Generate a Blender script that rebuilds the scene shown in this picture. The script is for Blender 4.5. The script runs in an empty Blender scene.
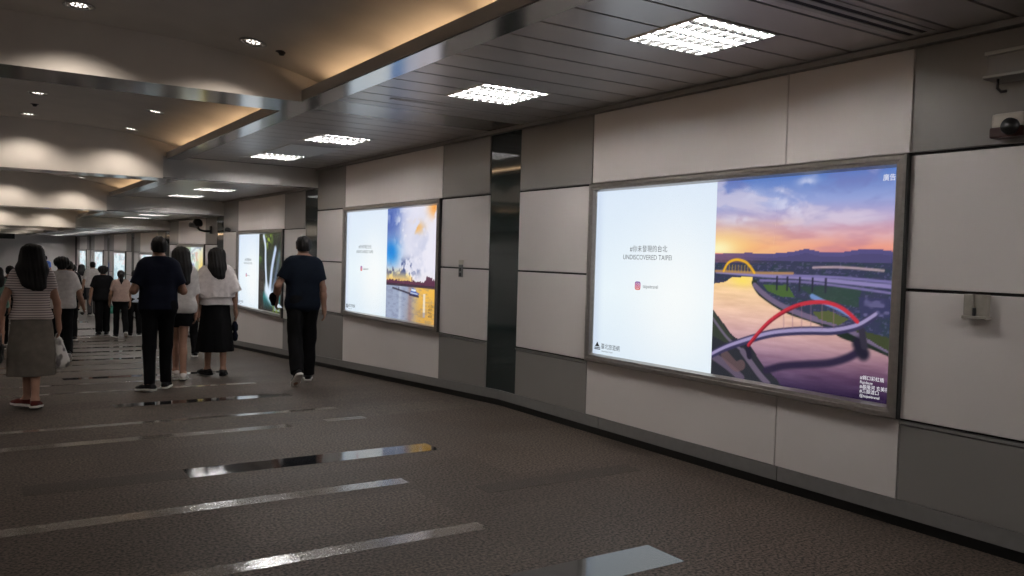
import bpy, math, random
import numpy as np
from mathutils import Vector, Matrix

random.seed(7)
RNG = np.random.RandomState(11)
K = 0.94                      # everything is laid out in units of 0.94 m and brought to metres at the end
SC = bpy.context.scene
COL = SC.collection

# ------------------------------------------------------------------ helpers
def lin(c):
    c = c / 255.0
    return c / 12.92 if c <= 0.04045 else ((c + 0.055) / 1.055) ** 2.4
def rgb(r, g, b): return (lin(r), lin(g), lin(b), 1.0)

def tag(o, label=None, cat=None, group=None, kind=None):
    if label: o['label'] = label
    if cat: o['category'] = cat
    if group: o['group'] = group
    if kind: o['kind'] = kind
    return o
def empty(name, loc=(0, 0, 0), rz=0.0, parent=None):
    o = bpy.data.objects.new(name, None); COL.objects.link(o)
    o.empty_display_size = 0.1
    o.location = loc; o.rotation_euler = (0, 0, rz)
    if parent: o.parent = parent
    return o
def link(name, me, mat=None, parent=None):
    o = bpy.data.objects.new(name, me); COL.objects.link(o)
    if mat: me.materials.append(mat)
    if parent: o.parent = parent
    return o
def copy_tree(o, parent=None):
    c = o.copy(); COL.objects.link(c)
    if parent: c.parent = parent
    for ch in list(o.children): copy_tree(ch, c)
    return c

class MB:
    """collects simple shapes into one mesh"""
    def __init__(s): s.v = []; s.f = []; s.sm = []
    def add(s, vs, fs, smooth=False):
        n = len(s.v); s.v += [tuple(p) for p in vs]
        s.f += [tuple(i + n for i in f) for f in fs]; s.sm += [smooth] * len(fs)
    def box(s, x0, x1, y0, y1, z0, z1, bev=0.0):
        if bev <= 0:
            vs = [(x, y, z) for z in (z0, z1) for y in (y0, y1) for x in (x0, x1)]
            s.add(vs, [(0, 2, 3, 1), (4, 5, 7, 6), (0, 1, 5, 4), (2, 6, 7, 3), (0, 4, 6, 2), (1, 3, 7, 5)])
            return
        import bmesh
        bm = bmesh.new(); bmesh.ops.create_cube(bm, size=1)
        for v in bm.verts:
            v.co = ((x0 + x1) / 2 + v.co.x * (x1 - x0), (y0 + y1) / 2 + v.co.y * (y1 - y0), (z0 + z1) / 2 + v.co.z * (z1 - z0))
        bmesh.ops.bevel(bm, geom=bm.edges[:], offset=bev, segments=2, affect='EDGES', profile=0.6)
        bm.verts.index_update()
        s.add([v.co[:] for v in bm.verts], [[v.index for v in f.verts] for f in bm.faces]); bm.free()
    def quad(s, a, b, c, d): s.add([a, b, c, d], [(0, 1, 2, 3)])
    def prism(s, prof, axis, t0, t1):
        """closed profile swept along axis ('x','y','z')"""
        n = len(prof)
        def P(p, t):
            if axis == 'y': return (p[0], t, p[1])
            if axis == 'x': return (t, p[0], p[1])
            return (p[0], p[1], t)
        vs = [P(p, t0) for p in prof] + [P(p, t1) for p in prof]
        fs = [(i, (i + 1) % n, n + (i + 1) % n, n + i) for i in range(n)]
        fs += [tuple(range(n))[::-1], tuple(range(n, 2 * n))]
        s.add(vs, fs)
    def tube(s, pts, rad, seg=12, cap=True):
        pts = [Vector(p) for p in pts]
        if not hasattr(rad, '__len__'): rad = [rad] * len(pts)
        rings = []; n0 = len(s.v); up = Vector((0.13, 0.31, 0.94))
        for i, p in enumerate(pts):
            d = (pts[min(i + 1, len(pts) - 1)] - pts[max(i - 1, 0)]).normalized()
            if abs(d.dot(up)) > 0.96: up = Vector((1, 0.1, 0))
            a = d.cross(up).normalized(); b = d.cross(a)
            rings += [tuple(p + (a * math.cos(t) + b * math.sin(t)) * rad[i]) for t in [2 * math.pi * j / seg for j in range(seg)]]
        fs = []
        for i in range(len(pts) - 1):
            for j in range(seg):
                k = (j + 1) % seg
                fs.append((i * seg + j, i * seg + k, (i + 1) * seg + k, (i + 1) * seg + j))
        if cap: fs += [tuple(range(seg))[::-1], tuple(range((len(pts) - 1) * seg, len(pts) * seg))]
        s.add(rings, fs, True)
    def lathe(s, prof, c=(0, 0, 0), seg=24):
        """profile (r,z) turned about the vertical through c"""
        vs = [(c[0] + r * math.cos(2 * math.pi * j / seg), c[1] + r * math.sin(2 * math.pi * j / seg), c[2] + z) for r, z in prof for j in range(seg)]
        fs = [(i * seg + j, i * seg + (j + 1) % seg, (i + 1) * seg + (j + 1) % seg, (i + 1) * seg + j) for i in range(len(prof) - 1) for j in range(seg)]
        s.add(vs, fs, True)
    def build(s, name, mat, parent=None):
        me = bpy.data.meshes.new(name); me.from_pydata(s.v, [], s.f)
        me.polygons.foreach_set('use_smooth', s.sm); me.update()
        return link(name, me, mat, parent)

# ------------------------------------------------------------------ materials
def new_mat(name):
    m = bpy.data.materials.new(name); m.use_nodes = True
    nt = m.node_tree; b = nt.nodes['Principled BSDF']
    return m, nt, b
def mat(name, col, rough=0.5, metal=0.0, noise=0.0, nscale=8.0, spec=0.5, bump=0.0, coat=0.0):
    m, nt, b = new_mat(name)
    b.inputs['Base Color'].default_value = col
    b.inputs['Roughness'].default_value = rough
    b.inputs['Metallic'].default_value = metal
    b.inputs['Specular IOR Level'].default_value = spec
    b.inputs['Coat Weight'].default_value = coat
    if noise or bump:
        tc = nt.nodes.new('ShaderNodeTexCoord')
        n = nt.nodes.new('ShaderNodeTexNoise'); n.inputs['Scale'].default_value = nscale; n.inputs['Detail'].default_value = 5
        nt.links.new(tc.outputs['Object'], n.inputs['Vector'])
        if noise:
            r = nt.nodes.new('ShaderNodeMapRange')
            r.inputs['From Min'].default_value = 0.3; r.inputs['From Max'].default_value = 0.7
            r.inputs['To Min'].default_value = 1 - noise; r.inputs['To Max'].default_value = 1 + noise
            nt.links.new(n.outputs['Fac'], r.inputs['Value'])
            mx = nt.nodes.new('ShaderNodeMix'); mx.data_type = 'RGBA'; mx.blend_type = 'MULTIPLY'
            mx.inputs['Factor'].default_value = 1
            mx.inputs['A'].default_value = col
            nt.links.new(r.outputs['Result'], mx.inputs['B'])
            nt.links.new(mx.outputs['Result'], b.inputs['Base Color'])
        if bump:
            bp = nt.nodes.new('ShaderNodeBump'); bp.inputs['Strength'].default_value = bump; bp.inputs['Distance'].default_value = 0.01
            nt.links.new(n.outputs['Fac'], bp.inputs['Height']); nt.links.new(bp.outputs['Normal'], b.inputs['Normal'])
    return m
def emit(name, col, strength):
    m, nt, b = new_mat(name)
    b.inputs['Base Color'].default_value = (0.02, 0.02, 0.02, 1)
    b.inputs['Emission Color'].default_value = col; b.inputs['Emission Strength'].default_value = strength
    return m
def emit_attr(name, strength):
    m, nt, b = new_mat(name)
    a = nt.nodes.new('ShaderNodeVertexColor'); a.layer_name = 'print'
    b.inputs['Base Color'].default_value = (0.01, 0.01, 0.01, 1)
    b.inputs['Roughness'].default_value = 0.25
    b.inputs['Specular IOR Level'].default_value = 0.3
    nt.links.new(a.outputs['Color'], b.inputs['Emission Color']); b.inputs['Emission Strength'].default_value = strength
    return m

def granite(name, c1, c2, rough, spec, tiles=None, scale=95.0):
    m, nt, b = new_mat(name)
    tc = nt.nodes.new('ShaderNodeTexCoord')
    n = nt.nodes.new('ShaderNodeTexNoise'); n.inputs['Scale'].default_value = scale; n.inputs['Detail'].default_value = 3; n.inputs['Roughness'].default_value = 0.6
    nt.links.new(tc.outputs['Object'], n.inputs['Vector'])
    cr = nt.nodes.new('ShaderNodeValToRGB')
    cr.color_ramp.elements[0].position = 0.38; cr.color_ramp.elements[0].color = c1
    cr.color_ramp.elements[1].position = 0.62; cr.color_ramp.elements[1].color = c2
    nt.links.new(n.outputs['Fac'], cr.inputs['Fac'])
    out = cr.outputs['Color']
    big = nt.nodes.new('ShaderNodeTexNoise'); big.inputs['Scale'].default_value = 0.9; big.inputs['Detail'].default_value = 4
    nt.links.new(tc.outputs['Object'], big.inputs['Vector'])
    mr = nt.nodes.new('ShaderNodeMapRange'); mr.inputs['To Min'].default_value = 0.75; mr.inputs['To Max'].default_value = 1.25
    nt.links.new(big.outputs['Fac'], mr.inputs['Value'])
    mx = nt.nodes.new('ShaderNodeMix'); mx.data_type = 'RGBA'; mx.blend_type = 'MULTIPLY'; mx.inputs['Factor'].default_value = 1
    nt.links.new(out, mx.inputs['A']); nt.links.new(mr.outputs['Result'], mx.inputs['B']); out = mx.outputs['Result']
    if tiles:
        br = nt.nodes.new('ShaderNodeTexBrick'); br.offset = 0.37; br.inputs['Scale'].default_value = 1.0
        br.inputs['Brick Width'].default_value = tiles[0]; br.inputs['Row Height'].default_value = tiles[1]
        br.inputs['Mortar Size'].default_value = 0.002; br.inputs['Mortar Smooth'].default_value = 0.3
        br.inputs['Color1'].default_value = (0.80, 0.78, 0.78, 1); br.inputs['Color2'].default_value = (1.16, 1.16, 1.16, 1); br.inputs['Mortar'].default_value = (0.7, 0.7, 0.7, 1)
        nt.links.new(tc.outputs['Object'], br.inputs['Vector'])
        m2 = nt.nodes.new('ShaderNodeMix'); m2.data_type = 'RGBA'; m2.blend_type = 'MULTIPLY'; m2.inputs['Factor'].default_value = 1
        nt.links.new(out, m2.inputs['A']); nt.links.new(br.outputs['Color'], m2.inputs['B']); out = m2.outputs['Result']
    nt.links.new(out, b.inputs['Base Color'])
    rr = nt.nodes.new('ShaderNodeMapRange'); rr.inputs['To Min'].default_value = rough * 0.8; rr.inputs['To Max'].default_value = rough * 1.2
    nt.links.new(big.outputs['Fac'], rr.inputs['Value']); nt.links.new(rr.outputs['Result'], b.inputs['Roughness'])
    b.inputs['Specular IOR Level'].default_value = spec
    return m

M = {}
M['panel_white'] = mat('enamel panel warm white', (0.68, 0.635, 0.615, 1), 0.32, 0, 0.03, 1.2)
M['panel_grey'] = mat('enamel panel grey', (0.215, 0.203, 0.194, 1), 0.32, 0, 0.04, 1.5)
M['joint'] = mat('dark joint backing', (0.03, 0.028, 0.028, 1), 0.7)
M['skirting'] = mat('stone grey skirting', (0.16, 0.155, 0.15, 1), 0.5, 0, 0.06, 20)
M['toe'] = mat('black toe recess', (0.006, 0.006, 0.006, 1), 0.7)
M['ledge'] = mat('dull metal ledge trim', (0.30, 0.30, 0.29, 1), 0.35, 0.6)
M['glass'] = mat('dark green back painted glass', (0.016, 0.026, 0.026, 1), 0.06, 0, 0, 1, 0.5)
M['cornice'] = mat('cornice trim', (0.24, 0.23, 0.22, 1), 0.5)
M['steel'] = mat('brushed stainless frame', (0.42, 0.395, 0.37, 1), 0.30, 0.9, 0.08, 30)
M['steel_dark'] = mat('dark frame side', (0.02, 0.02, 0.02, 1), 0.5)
M['slat'] = mat('satin metal ceiling slat', (0.60, 0.58, 0.565, 1), 0.30, 0.3, 0.05, 2.5)
M['slat_back'] = mat('black ceiling void', (0.012, 0.012, 0.012, 1), 0.8)
M['beam'] = mat('polished beam cladding', (0.42, 0.42, 0.41, 1), 0.16, 0.85, 0.04, 2)
M['beam_side'] = mat('painted beam side', (0.42, 0.40, 0.38, 1), 0.5)
M['fascia'] = mat('satin grey fascia', (0.46, 0.45, 0.43, 1), 0.42, 0.1, 0.04, 2)
M['beam_satin'] = mat('satin reflective ceiling panel', (0.52, 0.52, 0.51, 1), 0.26, 0.65, 0.04, 2)
M['panel_plain'] = mat('plain pale ceiling panel', (0.62, 0.62, 0.60, 1), 0.5)
M['plaster'] = mat('warm plaster', (0.64, 0.60, 0.55, 1), 0.75, 0, 0.05, 3)
M['floor'] = granite('brown flamed granite', (0.004, 0.0026, 0.002, 1), (0.104, 0.081, 0.065, 1), 0.58, 0.14, (1.2, 0.6), 60.0)
M['strip_light'] = granite('tan polished granite strip', (0.06, 0.048, 0.040, 1), (0.20, 0.18, 0.16, 1), 0.16, 0.5)
M['strip_dark'] = granite('black polished granite strip', (0.006, 0.006, 0.007, 1), (0.025, 0.026, 0.028, 1), 0.07, 0.7)
M['strip_matte'] = granite('dark brown granite strip', (0.006, 0.0045, 0.0035, 1), (0.068, 0.052, 0.044, 1), 0.6, 0.15)
M['louvre'] = mat('mirror reflector', (0.85, 0.85, 0.85, 1), 0.18, 0.9)
M['louvre_white'] = mat('grey louvre', (0.02, 0.02, 0.02, 1), 0.5)
M['white'] = mat('white enamel', (0.75, 0.75, 0.73, 1), 0.45)
M['tube'] = emit('fluorescent lamp', (1.0, 0.965, 0.935, 1), 150.0)
M['lampdisc'] = emit('downlight lamp', (1.0, 0.93, 0.84, 1), 2.2)
M['cove'] = emit('warm cove lamp', (1.0, 0.66, 0.38, 1), 7.5)
M['black'] = mat('black plastic', (0.012, 0.012, 0.013, 1), 0.4)
M['grey_plastic'] = mat('grey plastic', (0.16, 0.16, 0.16, 1), 0.4)
M['box_metal'] = mat('dull stainless box', (0.30, 0.275, 0.24, 1), 0.55, 0.15, 0.08, 30)
M['cream'] = mat('cream plastic', (0.50, 0.46, 0.40, 1), 0.45)
M['dark_red'] = mat('dark red plastic', (0.045, 0.010, 0.008, 1), 0.4)
M['ink'] = mat('dark ink', (0.06, 0.07, 0.08, 1), 0.6)
M['ink_soft'] = mat('grey ink', (0.20, 0.22, 0.24, 1), 0.6)
M['ink_white'] = emit('backlit white lettering', (0.95, 0.95, 1.0, 1), 0.62)
M['print_near'] = emit_attr('backlit print', 0.70)

# ------------------------------------------------------------------ the place: numbers
XW = 4.79                     # face of the right wall
XC = 0.2                      # middle of the vaulted coffers
XL = 2 * XC - XW              # face of the left wall
def fz(y):                    # floor: level, a ramp down, level again
    return max(-0.82, min(0.0, -(y - 7.6) * 0.82 / 18.0))
def shift(k): return {2: -0.28, 3: -0.56}.get(k, 0.0 if k < 2 else -0.82)
KMIN, KMAX = -2, 7
YB, YE = 1.9 + 6 * KMIN, 50.6  # back end and far end
ZC = 2.96

# floor
mb = MB(); ys = [YB - 0.3, 7.6, 25.6, YE + 0.2]
for a, b in zip(ys, ys[1:]):
    mb.add([(XL - .3, a, fz(a)), (XW + .3, a, fz(a)), (XW + .3, b, fz(b)), (XL - .3, b, fz(b)),
            (XL - .3, a, fz(a) - .2), (XW + .3, a, fz(a) - .2), (XW + .3, b, fz(b) - .2), (XL - .3, b, fz(b) - .2)],
           [(0, 1, 2, 3), (7, 6, 5, 4)])
floor = tag(mb.build('floor', M['floor']), kind='structure')
def strip(y, w, x0, x1, m):
    a, b = y - w / 2, y + w / 2; mb = MB(); h = 0.0012
    mb.add([(x0, a, fz(a) + h), (x1, a, fz(a) + h), (x1, b, fz(b) + h), (x0, b, fz(b) + h),
            (x0, a, fz(a) - .02), (x1, a, fz(a) - .02), (x1, b, fz(b) - .02), (x0, b, fz(b) - .02)],
           [(0, 1, 2, 3), (0, 4, 5, 1), (1, 5, 6, 2), (2, 6, 7, 3), (3, 7, 4, 0)])
    mb.build('inlay_strip', M[m], floor)
for y, w, x0, x1, m in [
    (3.33, .29, 0.9, 3.20, 'strip_dark'), (4.21, .13, -2.6, 2.56, 'strip_light'), (5.32, .14, -2.6, 2.59, 'strip_light'),
    (4.87, .20, 2.95, 4.30, 'strip_matte'), (6.18, .26, 1.30, 3.26, 'strip_dark'), (6.18, .26, 0.30, 1.29, 'strip_matte'),
    (7.51, .14, -2.6, 2.48, 'strip_light'), (7.60, .13, 2.85, 3.25, 'strip_light'), (8.37, .13, -2.6, 3.25, 'strip_light'),
    (9.72, .27, 1.30, 2.55, 'strip_dark'), (9.72, .27, 2.56, 3.2, 'strip_dark'), (11.2, .14, -2.6, 3.22, 'strip_light'), (12.2, .14, -2.6, 2.6, 'strip_light'),
    (13.0, .26, 1.10, 3.25, 'strip_dark'), (14.2, .14, -2.6, 2.6, 'strip_light'), (15.3, .14, -2.6, 3.22, 'strip_light'),
    (16.4, .26, 0.9, 3.2, 'strip_dark'), (17.4, .14, -2.6, 2.6, 'strip_light'), (18.4, .26, 0.8, 3.3, 'strip_dark'), (19.8, .26, .8, 3.25, 'strip_dark'),
    (21.0, .14, -2.6, 3.2, 'strip_light'), (22.2, .26, 1.2, 3.25, 'strip_dark'), (23.6, .14, -2.6, 3.2, 'strip_light'), (25.0, .26, 1.0, 3.25, 'strip_dark'),
    (27.4, .26, 1.0, 3.25, 'strip_dark'), (30.0, .26, 1.0, 3.25, 'strip_dark'), (33.0, .26, 1.0, 3.25, 'strip_dark'), (36.0, .26, 1.0, 3.25, 'strip_dark')]:
    strip(y, w, x0, x1, m)

# walls of enamel panels (side = +1 right, -1 left)
def wall(side):
    X = XW if side > 0 else XL
    name = 'wall_right' if side > 0 else 'wall_left'
    mb = MB()
    xa, xb = sorted((X + side * .03, X + side * .25))
    mb.box(xa, xb, YB - .2, YE + .1, -1.1, 3.05)
    w = tag(mb.build(name, M['joint']), kind='structure')
    th = 0.024
    def panel(y0, y1, z0, z1, m, follow=False, nm='wall_panel'):
        g = 0.004
        y0 += g; y1 -= g; z1 -= g
        za = fz(y0) + z0 if follow else z0 + g
        zb = fz(y1) + z0 if follow else z0 + g
        mb = MB(); xa, xb = X, X + side * th
        c = 0.003
        vs = [(xb, y0, za), (xb, y1, zb), (xb, y1, z1), (xb, y0, z1), (xa + side * c, y0, za), (xa + side * c, y1, zb), (xa + side * c, y1, z1), (xa + side * c, y0, z1),
              (xa, y0 + c, za + c), (xa, y1 - c, zb + c), (xa, y1 - c, z1 - c), (xa, y0 + c, z1 - c)]
        fs = []
        for r in (0, 4):
            for i in range(4): fs.append((r + i, r + (i + 1) % 4, r + 4 + (i + 1) % 4, r + 4 + i))
        fs.append((8, 9, 10, 11))
        if side < 0: fs = [f[::-1] for f in fs]
        mb.add(vs, fs); mb.build(nm, M[m], w)
    for k in range(KMIN, KMAX + 1):
        b = 1.9 + 6 * k; s = shift(k); e = b + 5.4
        cols = [(b, b + 1.1, 'g'), (b + 1.1, b + 4.2, 'w'), (b + 4.2, e, 'g')]
        for y0, y1, t in cols:
            if t == 'g':
                panel(y0, y1, 2.28 + s, 2.915 + s, 'panel_grey')
                panel(y0, y1, 1.46 + s, 2.27 + s, 'panel_white')
                panel(y0, y1, .665 + s, 1.45 + s, 'panel_white')
                panel(y0, y1, .17, .635 + s, 'panel_grey', True)
                mb = MB(); xa, xb = sorted((X - side * .004, X + side * .03)); mb.box(xa, xb, y0, y1, .637 + s, .655 + s); mb.build('ledge_trim', M['ledge'], w)
            else:
                ym = b + 2.03 if k == 0 else y0
                if k == 0: panel(y0, ym, 2.285 + s, 2.915 + s, 'panel_white')
                panel(ym, y1, 2.285 + s, 2.915 + s, 'panel_white')
                if k == 0: panel(y0, ym, .17, .66 + s, 'panel_white', True)
                panel(ym, y1, .17, .66 + s, 'panel_white', True)
                if side < 0:
                    panel(y0, y1, 1.46 + s, 2.275 + s, 'panel_white'); panel(y0, y1, .665 + s, 1.45 + s, 'panel_white')
        # dark glass pilaster between bays
        g0, g1 = e, e + .6
        s2 = shift(k + 1)
        mb = MB(); xa, xb = sorted((X + side * .012, X + side * .04))
        if k < KMAX: mb.box(xa, xb, g0 + .005, g1 - .005, fz(g1) + .15, 2.915 + s2); mb.build('glass_strip', M['glass'], w)
    return w
wall_right = wall(1); wall_left = wall(-1)
# skirting and black toe recess, following the ramp
for side, X, nm in ((1, XW, 'baseboard_right'), (-1, XL, 'baseboard_left')):
    mb = MB(); toe = MB()
    cuts = [YB + i * 2.0 for i in range(1, 30) if YB + i * 2.0 < YE] + [7.6, 25.6, YE]; cuts = sorted(set([YB] + cuts))
    for a, b in zip(cuts, cuts[1:]):
        x0, x1 = X - side * .006, X + side * .03
        g = .003
        def blk(m, xa, xb, za, zb, a=a, b=b):
            vs = [(xa, a, fz(a) + za), (xa, b, fz(b) + za), (xa, b, fz(b) + zb), (xa, a, fz(a) + zb), (xb, a, fz(a) + za), (xb, b, fz(b) + za), (xb, b, fz(b) + zb), (xb, a, fz(a) + zb)]
            m.add(vs, [(0, 1, 2, 3), (7, 6, 5, 4), (3, 2, 6, 7), (0, 4, 5, 1), (0, 3, 7, 4), (1, 5, 6, 2)])
        blk(mb, x0, x1, .07, .168, a + g, b - g)
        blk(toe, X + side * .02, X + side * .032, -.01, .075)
    bb = tag(mb.build(nm, M['skirting']), kind='structure')
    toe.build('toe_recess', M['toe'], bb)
# end walls
mb = MB(); mb.box(XL - .2, XW + .2, YE, YE + .2, -1.1, 3.2); tag(mb.build('wall_far', M['panel_white']), kind='structure')
mb = MB(); mb.box(XL - .2, XW + .2, YB - .25, YB - .05, -.2, 3.5); tag(mb.build('wall_back', M['panel_white']), kind='structure')

# ------------------------------------------------------------------ ceiling
BX0, BX1 = 2.465, 2.68         # long beam (right)
FIXY = (3.405, 4.075), (5.75, 6.42)
FX0, FX1 = 3.42, 4.06
def arch(x): return 3.05 + .26 * (1 - min(1.0, abs(x - XC) / 2.55) ** 3.5)
def mir(x): return 2 * XC - x
ceiling = tag(empty('ceiling'), kind='structure')
void = MB(); slats = []; 
for k in range(KMIN, KMAX + 1):
    b = 1.9 + 6 * k; e = b + 5.4; s = shift(k)
    # slats
    ed = [b] + [y for y in [3.405 + .335 * i - 6.0 * 0 + 6 * k for i in range(-5, 13)] if b + .08 < y < e - .08] + [e]
    for side in (1, -1):
        mbs = MB()
        for y0, y1 in zip(ed, ed[1:]):
            hole = any(y0 + .02 < f1 + 6 * k and y1 - .02 > f0 + 6 * k for f0, f1 in FIXY)
            segs = [(BX1, FX0), (FX1, XW)] if hole else [(BX1, XW)]
            for xa, xb in segs:
                if side < 0: xa, xb = mir(xb), mir(xa)
                mbs.box(xa + .001, xb - .001, y0 + .011, y1 - .011, ZC + s, ZC + s + .012, 0)
        mbs.build('ceiling_slats', M['slat'], ceiling)
        mbs = MB(); xa, xb = (BX1, XW + .02) if side > 0 else (mir(XW + .02), mir(BX1))
        mbs.box(xa, xb, b, e, ZC + s + .16, ZC + s + .18)
        mbs.build('ceiling_void', M['slat_back'], ceiling)
        # cornice trim at the wall head
        mbs = MB(); xa, xb = (XW - .05, XW + .03) if side > 0 else (mir(XW + .03), mir(XW - .05))
        mbs.box(xa, xb, b - .6 if k > KMIN else b, e, 2.915 + s, 2.955 + s, .004)
        mbs.build('cornice', M['cornice'], ceiling)
        # long beam: polished soffit plus painted upstand, with a trough behind for the cove lamps
        mbs = MB(); xa, xb = (BX0, BX1) if side > 0 else (mir(BX1), mir(BX0))
        mbs.box(xa, xb, b - .01, e - .004, 2.91 + s, 2.935 + s, .002); mbs.build('beam_soffit', M['beam'], ceiling)
        mbs = MB(); xa, xb = (BX0 - .004, BX0 + .02) if side > 0 else (mir(BX0 + .02), mir(BX0 - .004))
        mbs.box(xa, xb, b, e, 2.918 + s, 3.01 + s, .002); mbs.build('beam_upstand', M['beam_side'], ceiling)
        mbs = MB(); xa, xb = (BX1 - .005, BX1 + .02) if side > 0 else (mir(BX1 + .02), mir(BX1 - .005))
        mbs.box(xa, xb, b, e, 2.955 + s, 3.14 + s); mbs.build('beam_back', M['slat_back'], ceiling)
    # vault
    n = 48; xs = [XC + 2.55 * (2 * i / n - 1) for i in range(n + 1)]
    vs = []; fs = []
    for y in (b, e):
        vs += [(x, y, arch(x) + s) for x in xs]
    fs = [(i, i + 1, n + 2 + i, n + 1 + i) for i in range(n)]
    mbs = MB(); mbs.add(vs, fs, True)
    mbs.build('vault', M['plaster'], ceiling)
    # plaster end wall of the coffer: from the vault down to the next, lower beam
    s2 = shift(k + 1)
    for y, zb, flip in ((e, 2.909 + s2, 0), (b, 2.93 + s, 1)):
        y += .006 if flip else -.006
        mbs = MB(); X0, X1 = mir(BX0) - (0 if not flip else 0), BX0
        vs = [(x, y, arch(x) + s) for x in xs] + [(xs[-1], y, 2.94 + s), (X1 + .0, y, 2.94 + s), (X1, y, zb), (X0, y, zb), (X0, y, 2.94 + s), (xs[0], y, 2.94 + s)]
        f = tuple(range(len(vs)))
        mbs.add(vs, [f if flip else f[::-1]]); mbs.build('coffer_end', M['plaster'], ceiling)
    # cross beam between the bays
    if k < KMAX:
        mbs = MB(); mbs.box(mir(BX1), BX1, e, e + .6, 2.91 + s2, 2.935 + s2, .003); mbs.build('cross_beam_soffit', M['beam'], ceiling)
        for side in (1, -1):
            mbs = MB(); xa, xb = (BX1, XW + .02) if side > 0 else (mir(XW + .02), mir(BX1))
            mbs.box(xa, xb, e, e + .6, ZC + s2, ZC + .012 + s2, 0); mbs.build('cross_panel', M['beam_satin'], ceiling)
            if s2 < s:
                mbs = MB(); xa, xb = (BX0 - .05, XW + .02) if side > 0 else (mir(XW + .02), mir(BX0 - .05))
                mbs.box(xa, xb, e - .012, e + .01, 2.905 + s2, 2.955 + s, .002); mbs.build('fascia', M['fascia'], ceiling)
                mbs = MB(); mbs.box(xa, xb, e - .016, e + .004, 2.90 + s2, 2.925 + s2); mbs.build('fascia_edge', M['beam'], ceiling)
        mbs = MB(); mbs.box(mir(XW + .05), XW + .05, e + .01, e + .59, 3.0 + s2, 3.02 + s2); mbs.build('ceiling_void', M['slat_back'], ceiling)
    # warm cove lamps behind the upstand
    for side in (1, -1):
        mbs = MB()
        x = 2.59 if side > 0 else mir(2.59)
        y = b + .25
        while y < e - 1.0:
            mbs.tube([(x, y, 2.955 + s), (x, min(y + 1.1, e - .3), 2.955 + s)], .013, 8); y += 1.25
        if k >= 0 and k <= 5: mbs.build('cove_lamps', M['cove'], ceiling)
mbs = MB(); mbs.box(XL - .3, XW + .3, YB - .3, YE + .3, 3.40, 3.5); mbs.build('roof_slab', M['slat_back'], ceiling)

# recessed louvre fixtures
def make_fixture():
    r = empty('louvre_light')
    w, d = (FX1 - FX0) / 2, .335 - .007
    fr = MB()
    for a in ((-w, w, -d, -d + .018), (-w, w, d - .018, d), (-w, -w + .018, -d, d), (w - .018, w, -d, d)): fr.box(a[0], a[1], a[2], a[3], -.008, .004, .002)
    fr.build('trim_frame', M['white'], r)
    h = MB(); w2, d2 = w - .012, d - .012
    h.box(-w2, w2, -d2, d2, .045, .055); h.box(-w2 - .008, -w2, -d2, d2, 0, .055); h.box(w2, w2 + .008, -d2, d2, 0, .055)
    h.box(-w2, w2, -d2 - .008, -d2, 0, .055); h.box(-w2, w2, d2, d2 + .008, 0, .055)
    h.build('housing', M['white'], r)
    for i in (-1, 0, 1):
        t = MB(); t.tube([(-w2 + .02, i * .19, .024), (w2 - .02, i * .19, .024)], .014, 10); t.build('lamp_tube', M['tube'], r)
    lv = MB()
    for i in range(1, 8):
        x = -w2 + 2 * w2 * i / 8; lv.prism([(x - .0065, -.013), (x + .0065, -.013), (x + .003, .006), (x - .003, .006)], 'y', -d2, d2)
    for i in range(1, 6):
        y = -d2 + 2 * d2 * i / 6; lv.prism([(y - .008, -.013), (y + .008, -.013), (y + .003, .006), (y - .003, .006)], 'x', -w2, w2)
    lv.build('louvre', M['louvre_white'], r)
    return r
fx = make_fixture(); first = True
ORD = ['nearest', 'second', 'third', 'fourth', 'fifth', 'sixth', 'seventh', 'eighth', 'ninth', 'tenth', 'eleventh', 'twelfth', 'thirteenth', 'fourteenth', 'fifteenth', 'sixteenth']
i = 0
for k in range(0, 8):
    for f0, f1 in FIXY:
        o = fx if first else copy_tree(fx)
        first = False
        o.location = ((FX0 + FX1) / 2, (f0 + f1) / 2 + 6 * k, ZC + shift(k))
        tag(o, '%s of the lit square louvre lights in the slatted ceiling beside the wall' % ORD[i].replace('nearest', 'nearest and largest'), 'ceiling light', 'louvre lights over the poster wall'); i += 1

for k in range(-2, 8):
    for f0, f1 in FIXY:
        o = copy_tree(fx); o.location = (mir((FX0 + FX1) / 2), (f0 + f1) / 2 + 6 * k, ZC + shift(k))
        tag(o, 'lit square louvre light in the slatted ceiling along the left wall, outside the photo', 'ceiling light', 'louvre lights along the left wall')

for k in (-2, -1):
    for f0, f1 in FIXY:
        o = copy_tree(fx); o.location = ((FX0 + FX1) / 2, (f0 + f1) / 2 + 6 * k, ZC)
        tag(o, 'lit square louvre light over the right wall behind the camera, outside the photo', 'ceiling light', 'louvre lights over the poster wall')

# slot diffusers and a blank access panel in the slats
def slot_vent(y, x0, x1, z, label, thin=False):
    r = empty('slot_diffuser', ((x0 + x1) / 2, y, z)); w = (x1 - x0) / 2
    a = MB()
    if thin:
        for yy in (-.03, .012): a.box(-w, w, yy, yy + .018, -.006, .0, .002)
        a.box(-w, -w + .03, -.03, .03, -.0055, 0); a.build('frame', M['slat'], r)
        b = MB(); b.box(-w + .03, w, -.012, .012, -.002, .0015); b.build('slot', M['slat_back'], r); return tag(r, label, 'air vent')
    for yy in (-.10, -.02, .06): a.box(-w, w, yy, yy + .04, -.006, .0, .002)
    a.box(-w, -w + .02, -.1, .1, -.0055, 0); a.box(w - .02, w, -.1, .1, -.0055, 0)
    a.build('frame', M['fascia'], r)
    b = MB(); b.box(-w + .02, w - .02, -.06, -.02, -.002, .0015); b.box(-w + .02, w - .02, .02, .06, -.002, .0015); b.build('slot', M['slat_back'], r)
    tag(r, label, 'air vent')
slot_vent(2.90, 3.3, 4.68, ZC, 'long double-slot air diffuser in the dark ceiling above the nearest poster')
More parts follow.
